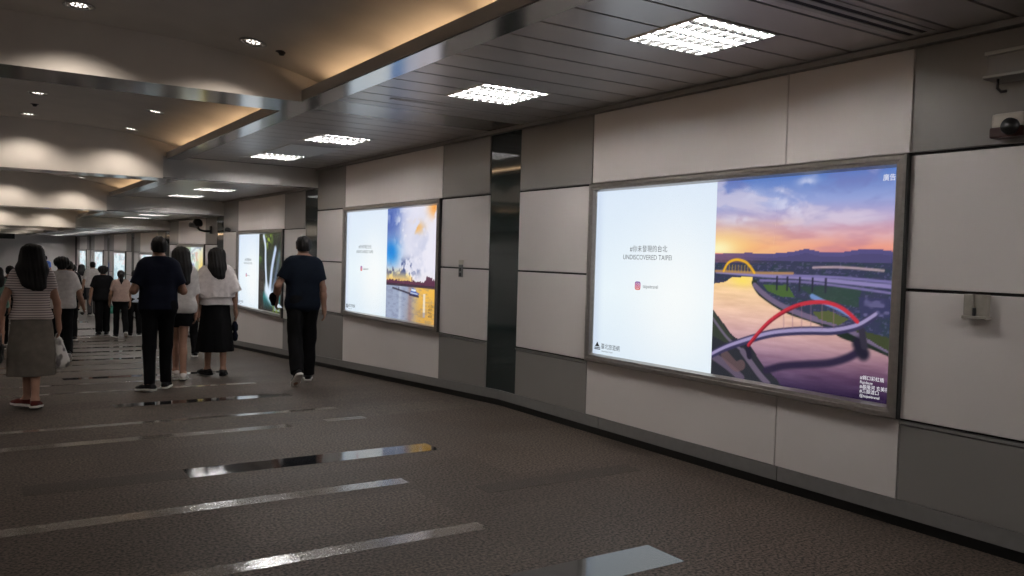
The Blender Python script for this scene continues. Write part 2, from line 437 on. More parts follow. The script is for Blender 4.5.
slot_vent(6.86, 3.12, 4.5, ZC - .001, 'long slot air diffuser in the slats just past the second louvre light', True)
a = MB(); a.box(3.42, 4.1, 10.5, 11.72, ZC - .012, ZC - .001, .003); o = a.build('access_panel', M['panel_plain'])
tag(o, 'plain flat access panel between the third and fourth louvre lights', 'ceiling panel')

# downlights in the vaults
def make_downlight():
    r = empty('downlight')
    a = MB(); a.lathe([(.105, .0), (.125, -.002), (.128, -.008), (.118, -.012), (.104, -.008), (.103, .0)]); a.build('trim_ring', M['fascia'], r)
    a = MB(); a.lathe([(.104, -.006), (.088, .004), (.060, .012), (.034, .016), (.0, .016)]); a.build('reflector', M['louvre'], r)
    a = MB()
    for j in range(10):
        t = 2 * math.pi * j / 10
        a.lathe([(.0, -.004), (.008, -.002), (.010, .004), (.006, .010), (0, .012)], (.055 * math.cos(t), .055 * math.sin(t), -.001), 8)
    a.lathe([(0, -.006), (.012, -.004), (.02, .004), (.014, .010), (0, .012)], (0, 0, 0), 12)
    a.build('lamp', M['lampdisc'], r)
    return r
dl = make_downlight(); first = True; beams = []
def spot(parent, power):
    l = bpy.data.lights.new('downlight_beam', 'SPOT'); l.energy = power; l.spot_size = math.radians(132); l.spot_blend = .55; l.shadow_soft_size = .04
    l.color = (1.0, .88, .77)
    o = bpy.data.objects.new('downlight_beam', l); COL.objects.link(o); o.parent = parent; o.location = (0, 0, -.03)
LAB = {(0, .66): 'round downlight at the top edge of the photo in the nearest vault', (0, 1.9): 'round downlight in the nearest vault, the one close to its warm lit edge'}
for k in range(0, 7):
    for x in (.66, 1.90):
        for dy, row in ((.48, 'back'), (2.3, 'front')):
            if row == 'front' and k == 0: continue
            o = dl if first else copy_tree(dl); first = False
            y = 1.9 + 6 * k + 5.4 - dy
            o.location = (x, y, arch(x) + shift(k) - .002); o.scale = (.85, .85, .85)
            # follow the slope of the vault
            sl = (arch(x + .05) - arch(x - .05)) / .1; o.rotation_euler = (0, -math.atan(sl), 0)
            lab = LAB.get((k, x)) if row == 'back' else None
            if not lab:
                lab = 'round downlight in the %s vault, %s of the row %s its end wall' % (ORD[k].replace('nearest', 'first'), 'left' if x < 1 else 'right', 'beside' if row == 'back' else 'farther from')
            tag(o, lab, 'downlight', 'downlights in the vaults')
            beams.append((o, 20 if row == 'back' else 14))
for o, pw in beams: spot(o, pw)
for x, y in ((2.14, 6.85), (.68, 11.9)):
    k = 0 if y < 7.5 else 1
    a = MB(); a.lathe([(0, -.03), (.018, -.028), (.026, -.014), (.034, -.004), (.05, 0), (.05, .004)], (0, 0, 0), 16)
    o = a.build('sprinkler_head', M['black']); o.location = (x, y, arch(x) + shift(k))
    tag(o, 'small dark sprinkler head beside the downlight near the warm edge' if k == 0 else 'small dark sprinkler head between two downlights in the second vault', 'sprinkler')

# ------------------------------------------------------------------ backlit posters
def vnoise(u, v, seed=0):
    iu = np.floor(u).astype(int); iv = np.floor(v).astype(int); fu = u - iu; fv = v - iv
    fu = fu * fu * (3 - 2 * fu); fv = fv * fv * (3 - 2 * fv)
    def h(a, b): 
        x = np.sin(a * 127.1 + b * 311.7 + seed * 74.7) * 43758.5453
        return x - np.floor(x)
    return (h(iu, iv) * (1 - fu) + h(iu + 1, iv) * fu) * (1 - fv) + (h(iu, iv + 1) * (1 - fu) + h(iu + 1, iv + 1) * fu) * fv
def fbm(u, v, oct=5, seed=0):
    t = 0; a = .5; n = 0
    for i in range(oct):
        t = t + a * vnoise(u * 2 ** i, v * 2 ** i, seed + i); n += a; a *= .55
    return t / n
def sst(a, b, x):
    t = np.clip((x - a) / (b - a), 0, 1); return t * t * (3 - 2 * t)
class Paint:
    """a printed picture painted on a fine grid; colours given in sRGB 0-255"""
    def __init__(s, nu, nv, asp): 
        s.u, s.v = np.meshgrid(np.linspace(0, 1, nu), np.linspace(0, 1, nv), indexing='ij'); s.asp = asp
        s.c = np.zeros((nu, nv, 3)); s.px = 1.0 / nv
    def grad(s, stops):
        vs = [p[0] for p in stops]
        for ch in range(3): s.c[..., ch] = np.interp(s.v, vs, [p[1][ch] for p in stops])
    def mix(s, a, col):
        col = np.asarray(col, float); s.c += (col - s.c) * np.clip(a, 0, 1)[..., None]
    def dist(s, pts):
        d = np.full(s.u.shape, 9.0); U = s.u * s.asp
        for (x0, y0), (x1, y1) in zip(pts, pts[1:]):
            x0 *= s.asp; x1 *= s.asp; dx, dy = x1 - x0, y1 - y0
            t = np.clip(((U - x0) * dx + (s.v - y0) * dy) / max(1e-9, dx * dx + dy * dy), 0, 1)
            d = np.minimum(d, np.hypot(U - x0 - t * dx, s.v - y0 - t * dy))
        return d
    def smooth(s, pts, n=8):
        out = []; P = [pts[0]] + list(pts) + [pts[-1]]
        for i in range(1, len(P) - 2):
            p0, p1, p2, p3 = [np.array(q) for q in P[i - 1:i + 3]]
            for t in np.linspace(0, 1, n, endpoint=False):
                out.append(tuple(.5 * (2 * p1 + (p2 - p0) * t + (2 * p0 - 5 * p1 + 4 * p2 - p3) * t * t + (3 * p1 - p0 - 3 * p2 + p3) * t ** 3)))
        return out + [pts[-1]]
    def stroke(s, pts, w, col, soft=None, alpha=1.0, curve=True):
        if curve and len(pts) > 2: pts = s.smooth(pts)
        soft = soft or s.px
        s.mix(alpha * (1 - sst(w / 2 - soft / 2, w / 2 + soft, s.dist(pts))), col)
    def inside(s, poly):
        ins = np.zeros(s.u.shape, bool); n = len(poly)
        for i in range(n):
            (x0, y0), (x1, y1) = poly[i], poly[(i + 1) % n]
            if y0 == y1: continue
            c = ((s.v >= min(y0, y1)) & (s.v < max(y0, y1))); ins ^= c & (s.u < x0 + (s.v - y0) * (x1 - x0) / (y1 - y0))
        return ins
    def fill(s, poly, col, alpha=1.0, soft=None):
        a = s.inside(poly).astype(float)
        if soft:
            d = s.dist(list(poly) + [poly[0]]); sd = np.where(a > 0, d, -d); a = sst(-soft, soft, sd)
        s.mix(a * alpha, col)
    def linear(s):
        c = np.clip(s.c, 0, 255) / 255
        return np.where(c <= .04045, c / 12.92, ((c + .055) / 1.055) ** 2.4)

def paint_bridge():
    p = Paint(210, 206, 1.02); u, v = p.u, p.v
    p.grad([(0, (60, 50, 80)), (.63, (226, 140, 130)), (.67, (238, 160, 140)), (.73, (222, 172, 178)), (.80, (186, 168, 205)), (.88, (150, 164, 216)), (1, (92, 126, 196))])
    sky = v > .63
    w1 = fbm(u * 3 + 5, v * 5, 4, 40)
    cl = fbm(u * 4 + v * 3 + w1, v * 10, 5, 3)
    p.mix(sky * sst(.46, .70, cl) * .65 * sst(.66, .8, v), (222, 210, 226))
    p.mix(sky * sst(.52, .74, fbm(u * 3 - v * 2 + w1, v * 8 + 4, 5, 9)) * .60 * sst(.70, .85, v), (112, 118, 180))
    p.mix(sky * sst(.5, .75, fbm(u * 3, v * 14 + 9, 4, 21)) * .45 * (1 - sst(.70, .84, v)), (176, 118, 150))
    p.mix(sky * sst(.5, .7, fbm(u * 2.5 + 3, v * 16, 4, 33)) * .5 * (1 - sst(.72, .82, v)) * (1 - sst(.3, .8, u)), (250, 196, 150))
    p.mix(sky * .9 * np.exp(-((u - .03) / .34) ** 2 - ((v - .66) / .10) ** 2), (255, 206, 120))
    p.mix(sky * np.exp(-((u - .02) / .12) ** 2 - ((v - .655) / .05) ** 2), (255, 245, 190))
    for cu_, cv, su, sv, a in ((.42, .92, .06, .04, .8), (.47, .86, .12, .045, .8), (.55, .97, .05, .02, .7), (.15, .80, .14, .03, .5), (.2, .93, .10, .03, .4)):
        p.mix(np.exp(-((u - cu_) / su) ** 2 - ((v - cv) / sv) ** 2) * sst(.40, .62, fbm(u * 11 + cv * 9, v * 15, 5, 6)) * a, (226, 226, 244))
    # hills
    m = [(0, .627), (.21, .635), (.35, .63), (.485, .642), (.56, .657), (.633, .643), (.73, .64), (.84, .656), (.925, .656), (1, .647)]
    mv = np.interp(u[:, 0], [q[0] for q in m], [q[1] for q in m])[:, None] + .003 * (fbm(u * 30, v * 0, 3, 2) - .5)
    land = v < mv
    p.mix(land * 1.0, (84, 78, 128)); p.mix((v < mv - .02) * .6, (70, 66, 108))
    p.mix((v < .60) * 1.0, (52, 56, 84))
    tex = fbm(u * 26, v * 60, 4, 7)
    p.mix((v < .60) * sst(.45, .7, tex) * .55, (40, 62, 62)); p.mix((v < .60) * sst(.58, .72, fbm(u * 70, v * 130, 3, 17)) * .35, (128, 120, 165))
    p.mix(land * (v > .585) * np.exp(-((u - .05) / .2) ** 2) * .5, (150, 95, 110))
    p.stroke([(.6, .57), (.75, .575), (.95, .565)], .008, (225, 190, 190), alpha=.7)
    # river
    R = [(.251, .475), (.291, .428), (.396, .374), (.482, .345), (.605, .32), (.697, .294), (.748, .265), (.846, .242), (.985, .204), (1.02, .177), (1.02, -.02)]
    L = [(.471, -.02), (.412, .033), (.337, .083), (.242, .181), (.146, .209), (.061, .283), (0, .336)]
    riv = p.smooth(R) + p.smooth(L) + [(-.01, .336), (-.01, .47), (.08, .485), (.12, .51), (.25, .515)]
    a = p.inside(riv)
    rc = np.stack([np.interp(v, [0, .08, .16, .25, .35, .45, .52], q) for q in ((62, 104, 168, 216, 240, 248, 252), (48, 78, 132, 174, 198, 208, 212), (80, 108, 150, 172, 172, 160, 130))], -1)
    rc += (fbm(u * 8, v * 60, 4, 31)[..., None] - .5) * 34
    rc -= (sst(.3, 1.0, u) * 22)[..., None]
    p.c = np.where(a[..., None], rc, p.c)
    p.mix(a * np.exp(-((u - .19) / .08) ** 2 - ((v - .495) / .03) ** 2), (255, 225, 110))
    # banks, roads, fields
    p.fill(p.smooth(L)[::1] + [(0, .336), (-.02, .3), (-.02, -.02), (.47, -.02)], (44, 46, 54))
    p.fill([(0, .33), (.06, .27), (.14, .2), (.10, .17), (0, .2)], (58, 66, 52), .8)
    p.stroke([(.003, .099), (.121, .05), (.203, .004)], .04, (96, 84, 104)); p.stroke([(.09, .11), (.16, .06), (.2, .07)], .05, (112, 86, 88), alpha=.7)
    p.stroke([(.205, .14), (.309, .043), (.37, -.003)], .03, (104, 92, 112)); p.stroke([(.0, .29), (.10, .2), (.19, .15)], .012, (110, 100, 120))
    RB = R[:-1]
    p.stroke([(x + .012, y + .012) for x, y in RB], .03, (30, 42, 36))
    p.stroke([(.266, .475), (.32, .436), (.395, .398), (.481, .368), (.605, .337), (.746, .315), (.9, .26), (1, .225)], .024, (112, 98, 126))
    p.fill([(.318, .478), (.462, .484), (.506, .428), (.437, .424), (.349, .449)], (72, 100, 52)); p.fill([(.603, .365), (.693, .377), (.793, .346), (.746, .315), (.644, .334)], (84, 92, 54))
    p.fill([(.52, .48), (.85, .49), (.84, .40), (.62, .43)], (46, 70, 58), .8); p.fill([(.8, .31), (.95, .24), (1.0, .22), (1.0, .28)], (62, 70, 46))
    p.stroke([(.6, .438), (.666, .414), (.742, .391), (.805, .363)], .02, (110, 140, 196))
    p.fill([(.837, .446), (1.01, .446), (1.01, .373), (.85, .36)], (54, 56, 92)); p.mix(p.inside([(.837, .446), (1.01, .446), (1.01, .373), (.85, .36)]) * sst(.5, .8, vnoise(u * 40, v * 70, 3)) * .55, (130, 122, 165))
    for q, w, c in (([(.016, .535), (.316, .525), (.529, .523), (.737, .511), (1.005, .498)], .016, (138, 128, 178)), ([(.432, .529), (.736, .528), (1.004, .516)], .010, (120, 112, 165)), ([(.3, .50), (.6, .50), (1, .47)], .008, (120, 110, 160))):
        p.stroke(q, w, c)
    for x in (.4, .46, .53, .6, .67): p.stroke([(x, .52), (x, .46)], .008, (40, 40, 60), curve=False)
    # yellow arch bridge far away
    p.stroke([(.009, .538), (.275, .536), (.489, .54)], .010, (170, 130, 90))
    p.stroke([(.063, .54), (.091, .581), (.143, .599), (.202, .589), (.239, .561), (.261, .536)], .011, (236, 178, 40))
    for x in np.linspace(.08, .24, 9): p.stroke([(x, .54), (x, .57)], .003, (210, 160, 60), alpha=.7, curve=False)
    # red arch, deck, reflections
    p.stroke([(.353, .061), (.452, .095), (.575, .118), (.704, .141), (.801, .178), (.859, .217)], .028, (44, 36, 62), soft=.014)
    p.stroke([(.846, .242), (.871, .202)], .05, (32, 30, 48), soft=.02, curve=False)
    p.stroke([(.235, .17), (.25, .12)], .03, (36, 34, 50), curve=False)
    p.stroke([(.86, .30), (.875, .235)], .03, (50, 46, 62), curve=False)
    deck = [(-.01, .10), (.1, .154), (.24, .206), (.373, .248), (.5, .271), (.607, .283), (.71, .292), (.795, .311), (.854, .334), (.92, .378)]
    p.stroke([(x, y - .012) for x, y in deck], .022, (56, 52, 86)); p.stroke(deck, .016, (160, 148, 190)); p.stroke([(x, y + .012) for x, y in deck], .005, (60, 56, 90))
    for x0, y0, y1 in ((.45, .27, .358), (.5, .28, .38), (.55, .285, .398), (.6, .29, .41), (.66, .29, .413), (.72, .3, .405)): p.stroke([(x0, y0), (x0 - .005, y1)], .0025, (150, 110, 130), alpha=.6, curve=False)
    p.stroke([(.242, .175), (.3, .241), (.37, .307), (.454, .361), (.535, .395), (.614, .411), (.679, .413), (.742, .399), (.792, .373), (.836, .338)], .016, (196, 48, 64))
    p.stroke([(.246, .172), (.304, .236), (.374, .300), (.458, .354), (.535, .389)], .005, (130, 26, 44))
    return p

def paint_river_city():
    p = Paint(150, 170, .98); u, v = p.u, p.v
    p.grad([(0, (120, 128, 160)), (.30, (215, 200, 190)), (.345, (250, 200, 110)), (.40, (255, 226, 150)), (.47, (232, 226, 236)), (1, (150, 170, 215))])
    sky = v > .335; w1 = fbm(u * 4 + 7, v * 4, 4, 50)
    n = fbm(u * 4 + w1, v * 4.5 + w1, 5, 4); n2 = fbm(u * 9 + w1 * 2, v * 10, 5, 14)
    p.mix(sky * sst(.25, .62, u + 1.1 * (n - .5)) * .95, (240, 238, 250))
    p.mix(sky * np.exp(-((u - .10) / .17) ** 2 - ((v - .61) / .13) ** 2) * sst(.25, .5, n2 + .15), (14, 136, 226))
    p.mix(sky * np.exp(-((u - .04) / .26) ** 2 - ((v - .92) / .2) ** 2) * sst(.3, .55, n), (62, 92, 176))
    p.mix(sky * sst(.46, .62, n2) * np.exp(-((u - .30) / .14) ** 2 - ((v - .82) / .16) ** 2) * .9, (250, 250, 255))
    p.mix(sky * sst(.5, .68, n) * np.exp(-((u - .75) / .3) ** 2 - ((v - .66) / .25) ** 2) * .6, (190, 196, 224))
    p.mix(sst(.35, .55, n2) * np.exp(-((u - .93) / .12) ** 2 - ((v - .98) / .08) ** 2), (250, 168, 78)); p.mix(sst(.38, .58, n2) * np.exp(-((u - .60) / .13) ** 2 - ((v - .82) / .05) ** 2) * .95, (246, 184, 100))
    dk = fbm(u * 11, v * 12, 4, 12)
    p.mix(sky * sst(.42, .56, dk) * np.exp(-((u - .44) / .22) ** 2 - ((v - .47) / .07) ** 2) * 1.2, (60, 78, 134))
    p.mix(sky * sst(.44, .58, dk) * np.exp(-((u - .12) / .2) ** 2 - ((v - .43) / .05) ** 2), (92, 94, 128)); p.mix(sky * sst(.5, .62, dk) * np.exp(-((u - .85) / .15) ** 2 - ((v - .47) / .03) ** 2) * .8, (150, 130, 150))
    w = v < .31
    p.mix(w * 1.0, (160, 172, 198)); p.mix(w * sst(.42, .75, u), (244, 190, 84)); p.mix(w * (1 - sst(.0, .3, v)) * sst(.3, .5, u) * .3, (170, 130, 90))
    p.mix(w * sst(.5, .72, fbm(u * 16, v * 60, 3, 8)) * .3, (110, 112, 140)); p.mix(w * np.exp(-((u - .50) / .04) ** 2) * .5, (150, 110, 110)); p.mix(w * np.exp(-((u - .3) / .03) ** 2) * .4, (215, 222, 235))
    hx = .335 + .020 * vnoise(np.floor(u * 50) * 1.7, v * 0, 3) + .050 * sst(.74, .80, u) * vnoise(np.floor(u * 34) * 2.3, v * 0, 8) + .008
    hx = hx + .045 * (np.abs(u - .525) < .006)
    p.mix((v < hx) * (v > .312) * 1.0, (96, 52, 76)); p.mix((v < .322) * (v > .30) * .9, (60, 44, 60))
    p.stroke([(.14, .278), (.3, .262), (.5, .24)], .012, (60, 54, 72)); p.stroke([(.27, .265), (.27, .285)], .008, (50, 40, 60), curve=False)
    p.fill([(.50, .240), (.64, .232), (.68, .248), (.62, .260), (.60, .288), (.53, .292), (.51, .266)], (52, 84, 170)); p.stroke([(.53, .276), (.6, .272)], .016, (232, 240, 252), curve=False); p.stroke([(.51, .25), (.64, .243)], .006, (230, 235, 245), curve=False)
    p.stroke([(.49, .232), (.66, .222)], .014, (52, 46, 74), curve=False)
    p.fill([(.745, .05), (.79, .05), (.79, .25), (.745, .25)], (250, 242, 226), .75); p.fill([(.745, .05), (.79, .05), (.79, .09), (.745, .09)], (170, 160, 160), .8)
    return p
def paint_waterfall():
    p = Paint(110, 130, .98); u, v = p.u, p.v
    p.grad([(0, (44, 38, 34)), (.08, (40, 76, 78)), (.18, (44, 124, 128)), (.28, (52, 62, 60)), (1, (44, 52, 40))])
    n = fbm(u * 8, v * 9, 5, 2); n2 = fbm(u * 14, v * 14, 4, 6)
    p.mix((v > .25) * sst(.35, .65, n), (26, 28, 28)); p.mix(sst(.42, .58, n2) * np.exp(-((u - .40) / .17) ** 2 - ((v - .95) / .13) ** 2) * 1.2, (150, 180, 58))
    p.mix(sst(.42, .6, n) * np.exp(-((u - .06) / .10) ** 2 - ((v - .75) / .14) ** 2), (110, 150, 66)); p.mix((u > .5) * (v > .55) * sst(.5, .7, fbm(u * 20, v * 20, 3, 9)) * .6, (62, 92, 50))
    p.fill([(0, .0), (.24, .0), (.20, .22), (.24, .5), (.0, .55)], (46, 40, 36), .9); p.mix((u < .25) * (v < .5) * sst(.5, .7, n2) * .5, (88, 76, 66))
    p.stroke([(.20, .97), (.28, .84), (.30, .6), (.36, .3)], .055, (214, 228, 250), soft=.03)
    p.stroke([(.70, .80), (.60, .62), (.54, .45), (.50, .27)], .07, (205, 222, 250), soft=.04); p.stroke([(.86, .74), (.75, .5), (.62, .28)], .05, (120, 138, 165), soft=.06, alpha=.7)
    p.mix(sst(.5, .7, fbm(u * 60, v * 6, 2, 4)) * np.exp(-((u - .62) / .1) ** 2 - ((v - .45) / .25) ** 2) * .5, (90, 110, 140))
    p.stroke([(.36, .28), (.48, .215), (.58, .185)], .13, (225, 240, 255), soft=.08)
    p.fill([(.66, .02), (.92, .02), (.94, .12), (.70, .10)], (186, 200, 206), .7); p.mix(((u > .5) * (v < .08)) * sst(.5, .6, n2) * .8, (120, 140, 60))
    return p
def paint_map():
    p = Paint(70, 80, .9); u, v = p.u, p.v
    p.grad([(0, (235, 240, 235)), (1, (228, 240, 240))])
    for sx, c in ((1, (215, 170, 150)), (2, (235, 190, 60)), (3, (120, 140, 190)), (4, (170, 200, 180))):
        p.mix((fbm(u * 7, v * 6, 3, sx * 5) > .64) * .75, c)
    p.mix(np.exp(-((u - .9) / .13) ** 2 - ((v - .5) / .4) ** 2), (240, 205, 90)); p.stroke([(.3, .0), (.5, .4), (.4, .8), (.7, 1.0)], .03, (190, 200, 205))
    return p
def paint_blue(seed):
    p = Paint(60, 70, .9); u, v = p.u, p.v
    p.grad([(0, (185, 215, 222)), (.5, (215, 238, 244)), (1, (238, 248, 252))])
    p.mix(sst(.48, .66, fbm(u * 6, v * 9, 4, seed)) * .55, (140, 178, 190)); p.mix((fbm(u * 9, v * 9, 3, seed + 3) > .66) * .6, (225, 190, 190))
    return p

def paint_white():  # uneven backlight painted into the white: brighter right of centre, dimmer left edge
    p = Paint(40, 40, 1.0); p.grad([(0, (226, 240, 252)), (.4, (236, 248, 255)), (1, (222, 236, 252))])
    p.mix(.9 * np.exp(-((p.u - .72) / .35) ** 2 - ((p.v - .38) / .4) ** 2), (252, 255, 255)); p.mix((1 - sst(0, .10, p.u)) * .5, (196, 212, 238)); return p
def make_text(body, size, name, m, parent, pos, u_dir=-1, align='LEFT', spacing=1.0, rz=None):
    """lettering laid on the poster plane, reading from the far end of the wall to the near end"""
    cu = bpy.data.curves.new('lettering', 'FONT'); cu.body = body; cu.size = size; cu.align_x = align; cu.align_y = 'CENTER'; cu.space_character = spacing
    cu.resolution_u = 3
    t = bpy.data.objects.new('lettering_source', cu); COL.objects.link(t)
    dg = bpy.context.evaluated_depsgraph_get(); me = bpy.data.meshes.new_from_object(t.evaluated_get(dg))
    bpy.data.objects.remove(t); bpy.data.curves.remove(cu)
    me.name = name
    me.transform(Matrix(((0, 0, -1, pos[0]), (-1, 0, 0, pos[1]), (0, 1, 0, pos[2]), (0, 0, 0, 1))))
    me.materials.clear()
    return link(name, me, m, parent)

M['white_print'] = emit('backlit white print', (0.86, 0.94, 1.0, 1), 0.72)
def poster(k, painter, label, detail=True, white=True):
    y0, y1 = 3.0 + 6 * k, 6.1 + 6 * k; s = shift(k); z0, z1 = .665 + s, 2.28 + s; yc = (y0 + y1) / 2
    r = empty('advertising_light_box', (XW, yc, z0)); Y = lambda y: y - yc; Z = lambda z: z - z0
    fw = .075; dp = .035
    fr = MB(); a0, a1, b0, b1 = y0 + .005, y1 - .005, z0, z1
    # stepped frame profile swept round the four sides: (inset from outer edge, projection from the wall)
    prof = [(0, 0), (0, -dp), (.012, -dp - .012), (.034, -dp - .012), (.038, -dp - .004), (.060, -dp - .002), (fw, -.004), (fw, .03), (.0, .03)]
    vs = []
    for ins, pr in prof:
        for y, z, sy, sz in ((a0, b0, 1, 1), (a1, b0, -1, 1), (a1, b1, -1, -1), (a0, b1, 1, -1)):
            vs.append((pr, Y(y) + sy * ins, Z(z) + sz * ins))
    n = len(prof); fs = []
    for i in range(n):
        for j in range(4):
            a, b = i * 4 + j, i * 4 + (j + 1) % 4; c, d = ((i + 1) % n) * 4 + (j + 1) % 4, ((i + 1) % n) * 4 + j
            fs.append((a, b, c, d))
    fr.add(vs, fs); fr.build('frame', M['steel'], r)
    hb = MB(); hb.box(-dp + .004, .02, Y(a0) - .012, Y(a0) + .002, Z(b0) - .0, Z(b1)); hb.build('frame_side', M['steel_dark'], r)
    ya, yb = y1 - fw, y0 + fw; za, zb = z0 + fw, z1 - fw; ys_ = y1 - 1.535 if white else ya
    px = .004
    def grid(p, name, ya, yb):
        nu, nv = p.u.shape
        yy = ya + (yb - ya) * p.u; zz = za + (zb - za) * p.v
        co = np.stack([np.full_like(yy, px), yy - yc, zz - z0], -1).reshape(-1, 3)
        idx = np.arange(nu * nv).reshape(nu, nv)
        q = np.stack([idx[:-1, :-1], idx[1:, :-1], idx[1:, 1:], idx[:-1, 1:]], -1).reshape(-1, 4)
        me = bpy.data.meshes.new(name); me.from_pydata(co.tolist(), [], q.tolist())
        at = me.color_attributes.new('print', 'FLOAT_COLOR', 'POINT')
        c4 = np.ones((nu * nv, 4), np.float32); c4[:, :3] = p.linear().reshape(-1, 3); at.data.foreach_set('color', c4.ravel())
        link(name, me, M['print_near'], r)
    if white:
        grid(paint_white(), 'white_panel', ya, ys_)
    grid(painter(), 'photo_panel', ys_, yb)
    if white:
        W = y1 - fw - ys_; tx = px - .003; uy = lambda u: Y(ya) - u * W; vz = lambda v: Z(za) + v * (zb - za)
        make_text('#你未發現的台北', .060, 'slogan', M['ink_soft'], r, (tx, uy(.485), vz(.648)), align='CENTER', spacing=1.05)
        make_text('UNDISCOVERED TAIPEI', .058, 'slogan', M['ink_soft'], r, (tx, uy(.475), vz(.600)), align='CENTER', spacing=1.0)
        make_text('taipeitravel', .042, 'account_name', M['ink_soft'], r, (tx, uy(.45), vz(.434)))
        # rounded app badge
        b = MB(); c = []
        for i in range(24):
            t = 2 * math.pi * i / 24; e = .45; c.append((tx, uy(.405) + .036 * math.copysign(abs(math.cos(t)) ** e, math.cos(t)), vz(.436) + .036 * math.copysign(abs(math.sin(t)) ** e, math.sin(t))))
        b.add(c, [tuple(range(24))]); o = b.build('app_badge', M['badge'], r)
        b = MB()
        def ring(r0, r1, cy, cz, e=1.0):
            vs = []
            for rr in (r0, r1):
                for i in range(24):
                    t = 2 * math.pi * i / 24; vs.append((tx - .001, cy + rr * math.copysign(abs(math.cos(t)) ** e, math.cos(t)), cz + rr * math.copysign(abs(math.sin(t)) ** e, math.sin(t))))
            b.add(vs, [(i, (i + 1) % 24, 24 + (i + 1) % 24, 24 + i) for i in range(24)])
        ring(.009, .013, uy(.405), vz(.436)); ring(.021, .025, uy(.405), vz(.436), .5); ring(.0, .003, uy(.405) - .014, vz(.436) + .014)
        b.build('badge_rings', M['ink_white'], o)
        # publisher's mark: a small hill over waves, then the name
        b = MB(); cy, cz = uy(.05), vz(.05)
        b.add([(tx, cy + .035, cz - .005), (tx, cy - .035, cz - .005), (tx, cy - .012, cz + .016), (tx, cy + .0, cz + .038), (tx, cy + .016, cz + .018)], [(0, 1, 2, 3, 4)])
        for j in (0, 1): b.add([(tx, cy + .042, cz - .012 - j * .013), (tx, cy - .042, cz - .012 - j * .013), (tx, cy - .042, cz - .02 - j * .013), (tx, cy + .042, cz - .02 - j * .013)], [(0, 1, 2, 3)])
        b.build('publisher_mark', M['ink'], r)
        make_text('臺北旅遊網', .052, 'publisher_name', M['ink'], r, (tx, uy(.085), vz(.05)))
        make_text('www.taipei.travel', .022, 'publisher_address', M['ink_soft'], r, (tx, uy(.09), vz(.022)))
    if k == 0:
        W = ys_ - yb; uy = lambda u: Y(ys_) - u * W; vz = lambda v: Z(za) + v * (zb - za)
        for j, (t, sz) in enumerate((('#錫口彩虹橋', .030), ('Rainbow', .026), ('#基隆河 玄美夜', .030), ('#三腳渡口', .030), ('@taipeitravel', .026))):
            make_text(t, sz, 'caption', M['ink_white'], r, (px - .003, uy(.862), vz(.097 - j * .0195)))
        make_text('廣告', .045, 'corner_mark', M['ink_white'], r, (px - .003, uy(.93), vz(.958)))
    if k == 1:
        W = ys_ - yb; uy = lambda u: Y(ys_) - u * W; vz = lambda v: Z(za) + v * (zb - za)
        for j, t in enumerate(('#大稻埕', '#碼頭', 'Taipei', '#夕陽')):
            make_text(t, .04, 'caption', M['ink'], r, (px - .003, uy(.85), vz(.15 - j * .028)))
    tag(r, label, 'light box', 'advertising light boxes along the right wall')
    return r
# badge with a warm-to-violet wash
m, nt, b = new_mat('app badge')
tc = nt.nodes.new('ShaderNodeTexCoord'); gr = nt.nodes.new('ShaderNodeSeparateXYZ'); nt.links.new(tc.outputs['Generated'], gr.inputs['Vector'])
cr = nt.nodes.new('ShaderNodeValToRGB'); cr.color_ramp.elements[0].color = rgb(236, 120, 90); cr.color_ramp.elements[1].color = rgb(110, 60, 170)
e = cr.color_ramp.elements.new(.5); e.color = rgb(214, 60, 120)
nt.links.new(gr.outputs['Z'], cr.inputs['Fac']); nt.links.new(cr.outputs['Color'], b.inputs['Emission Color']); b.inputs['Emission Strength'].default_value = .62; b.inputs['Base Color'].default_value = (0, 0, 0, 1)
M['badge'] = m
poster(0, paint_bridge, 'nearest and largest backlit poster, sunset river with a red arch bridge beside white text')
poster(1, paint_river_city, 'second backlit poster, blue and orange clouds over a river skyline with a boat')
poster(2, paint_waterfall, 'third backlit poster, showing a white waterfall among dark rocks')
poster(3, paint_map, 'fourth backlit poster, pale with yellow patches, behind the long-haired woman in a white top', white=False)
for k in (4, 5, 6, 7):
    poster(k, lambda k=k: paint_blue(k * 7), {4: 'pale blue backlit poster partly hidden by the head of the man in navy', 5: 'pale blue backlit poster above the ponytailed woman in pink', 6: 'narrow pale poster second from the far end of the wall', 7: 'farthest and narrowest pale poster at the end of the right wall'}[k], white=False)

# ------------------------------------------------------------------ small things on the wall
r = empty('intercom_box', (XW, 2.545, 1.325)); a = MB()
a.box(-.045, .0, -.062, .012, -.0, .125, .006); a.build('housing', M['box_metal'], r)
a = MB(); a.box(-.052, .0, .012, .065, .0, .125, .006); a.build('door', M['box_metal'], r)
a = MB(); a.box(-.054, -.03, -.004, .012, .004, .05, .003); a.build('latch', M['black'], r)
a = MB(); a.box(-.06, 0, -.068, .07, -.014, .004, .004); a.build('base_lip', M['box_metal'], r)
tag(r, 'small dull steel box on the wall right of the nearest poster', 'wall box')
r = empty('switch_plate', (XW, 8.49, 1.36)); a = MB(); a.box(-.012, 0, -.045, .045, -.01, .135, .004); a.build('plate', M['grey_plastic'], r)
a = MB(); a.box(-.02, -.008, -.02, .02, .0, .04, .003); a.box(-.018, -.008, -.018, .018, .06, .1, .003); a.build('switch', M['black'], r)
a = MB(); a.box(-.010, 0, -.05, .05, .135, .19, .004); a.build('label_holder', M['cream'], r)
tag(r, 'small dark switch plate on the wall right of the skyline poster', 'switch')
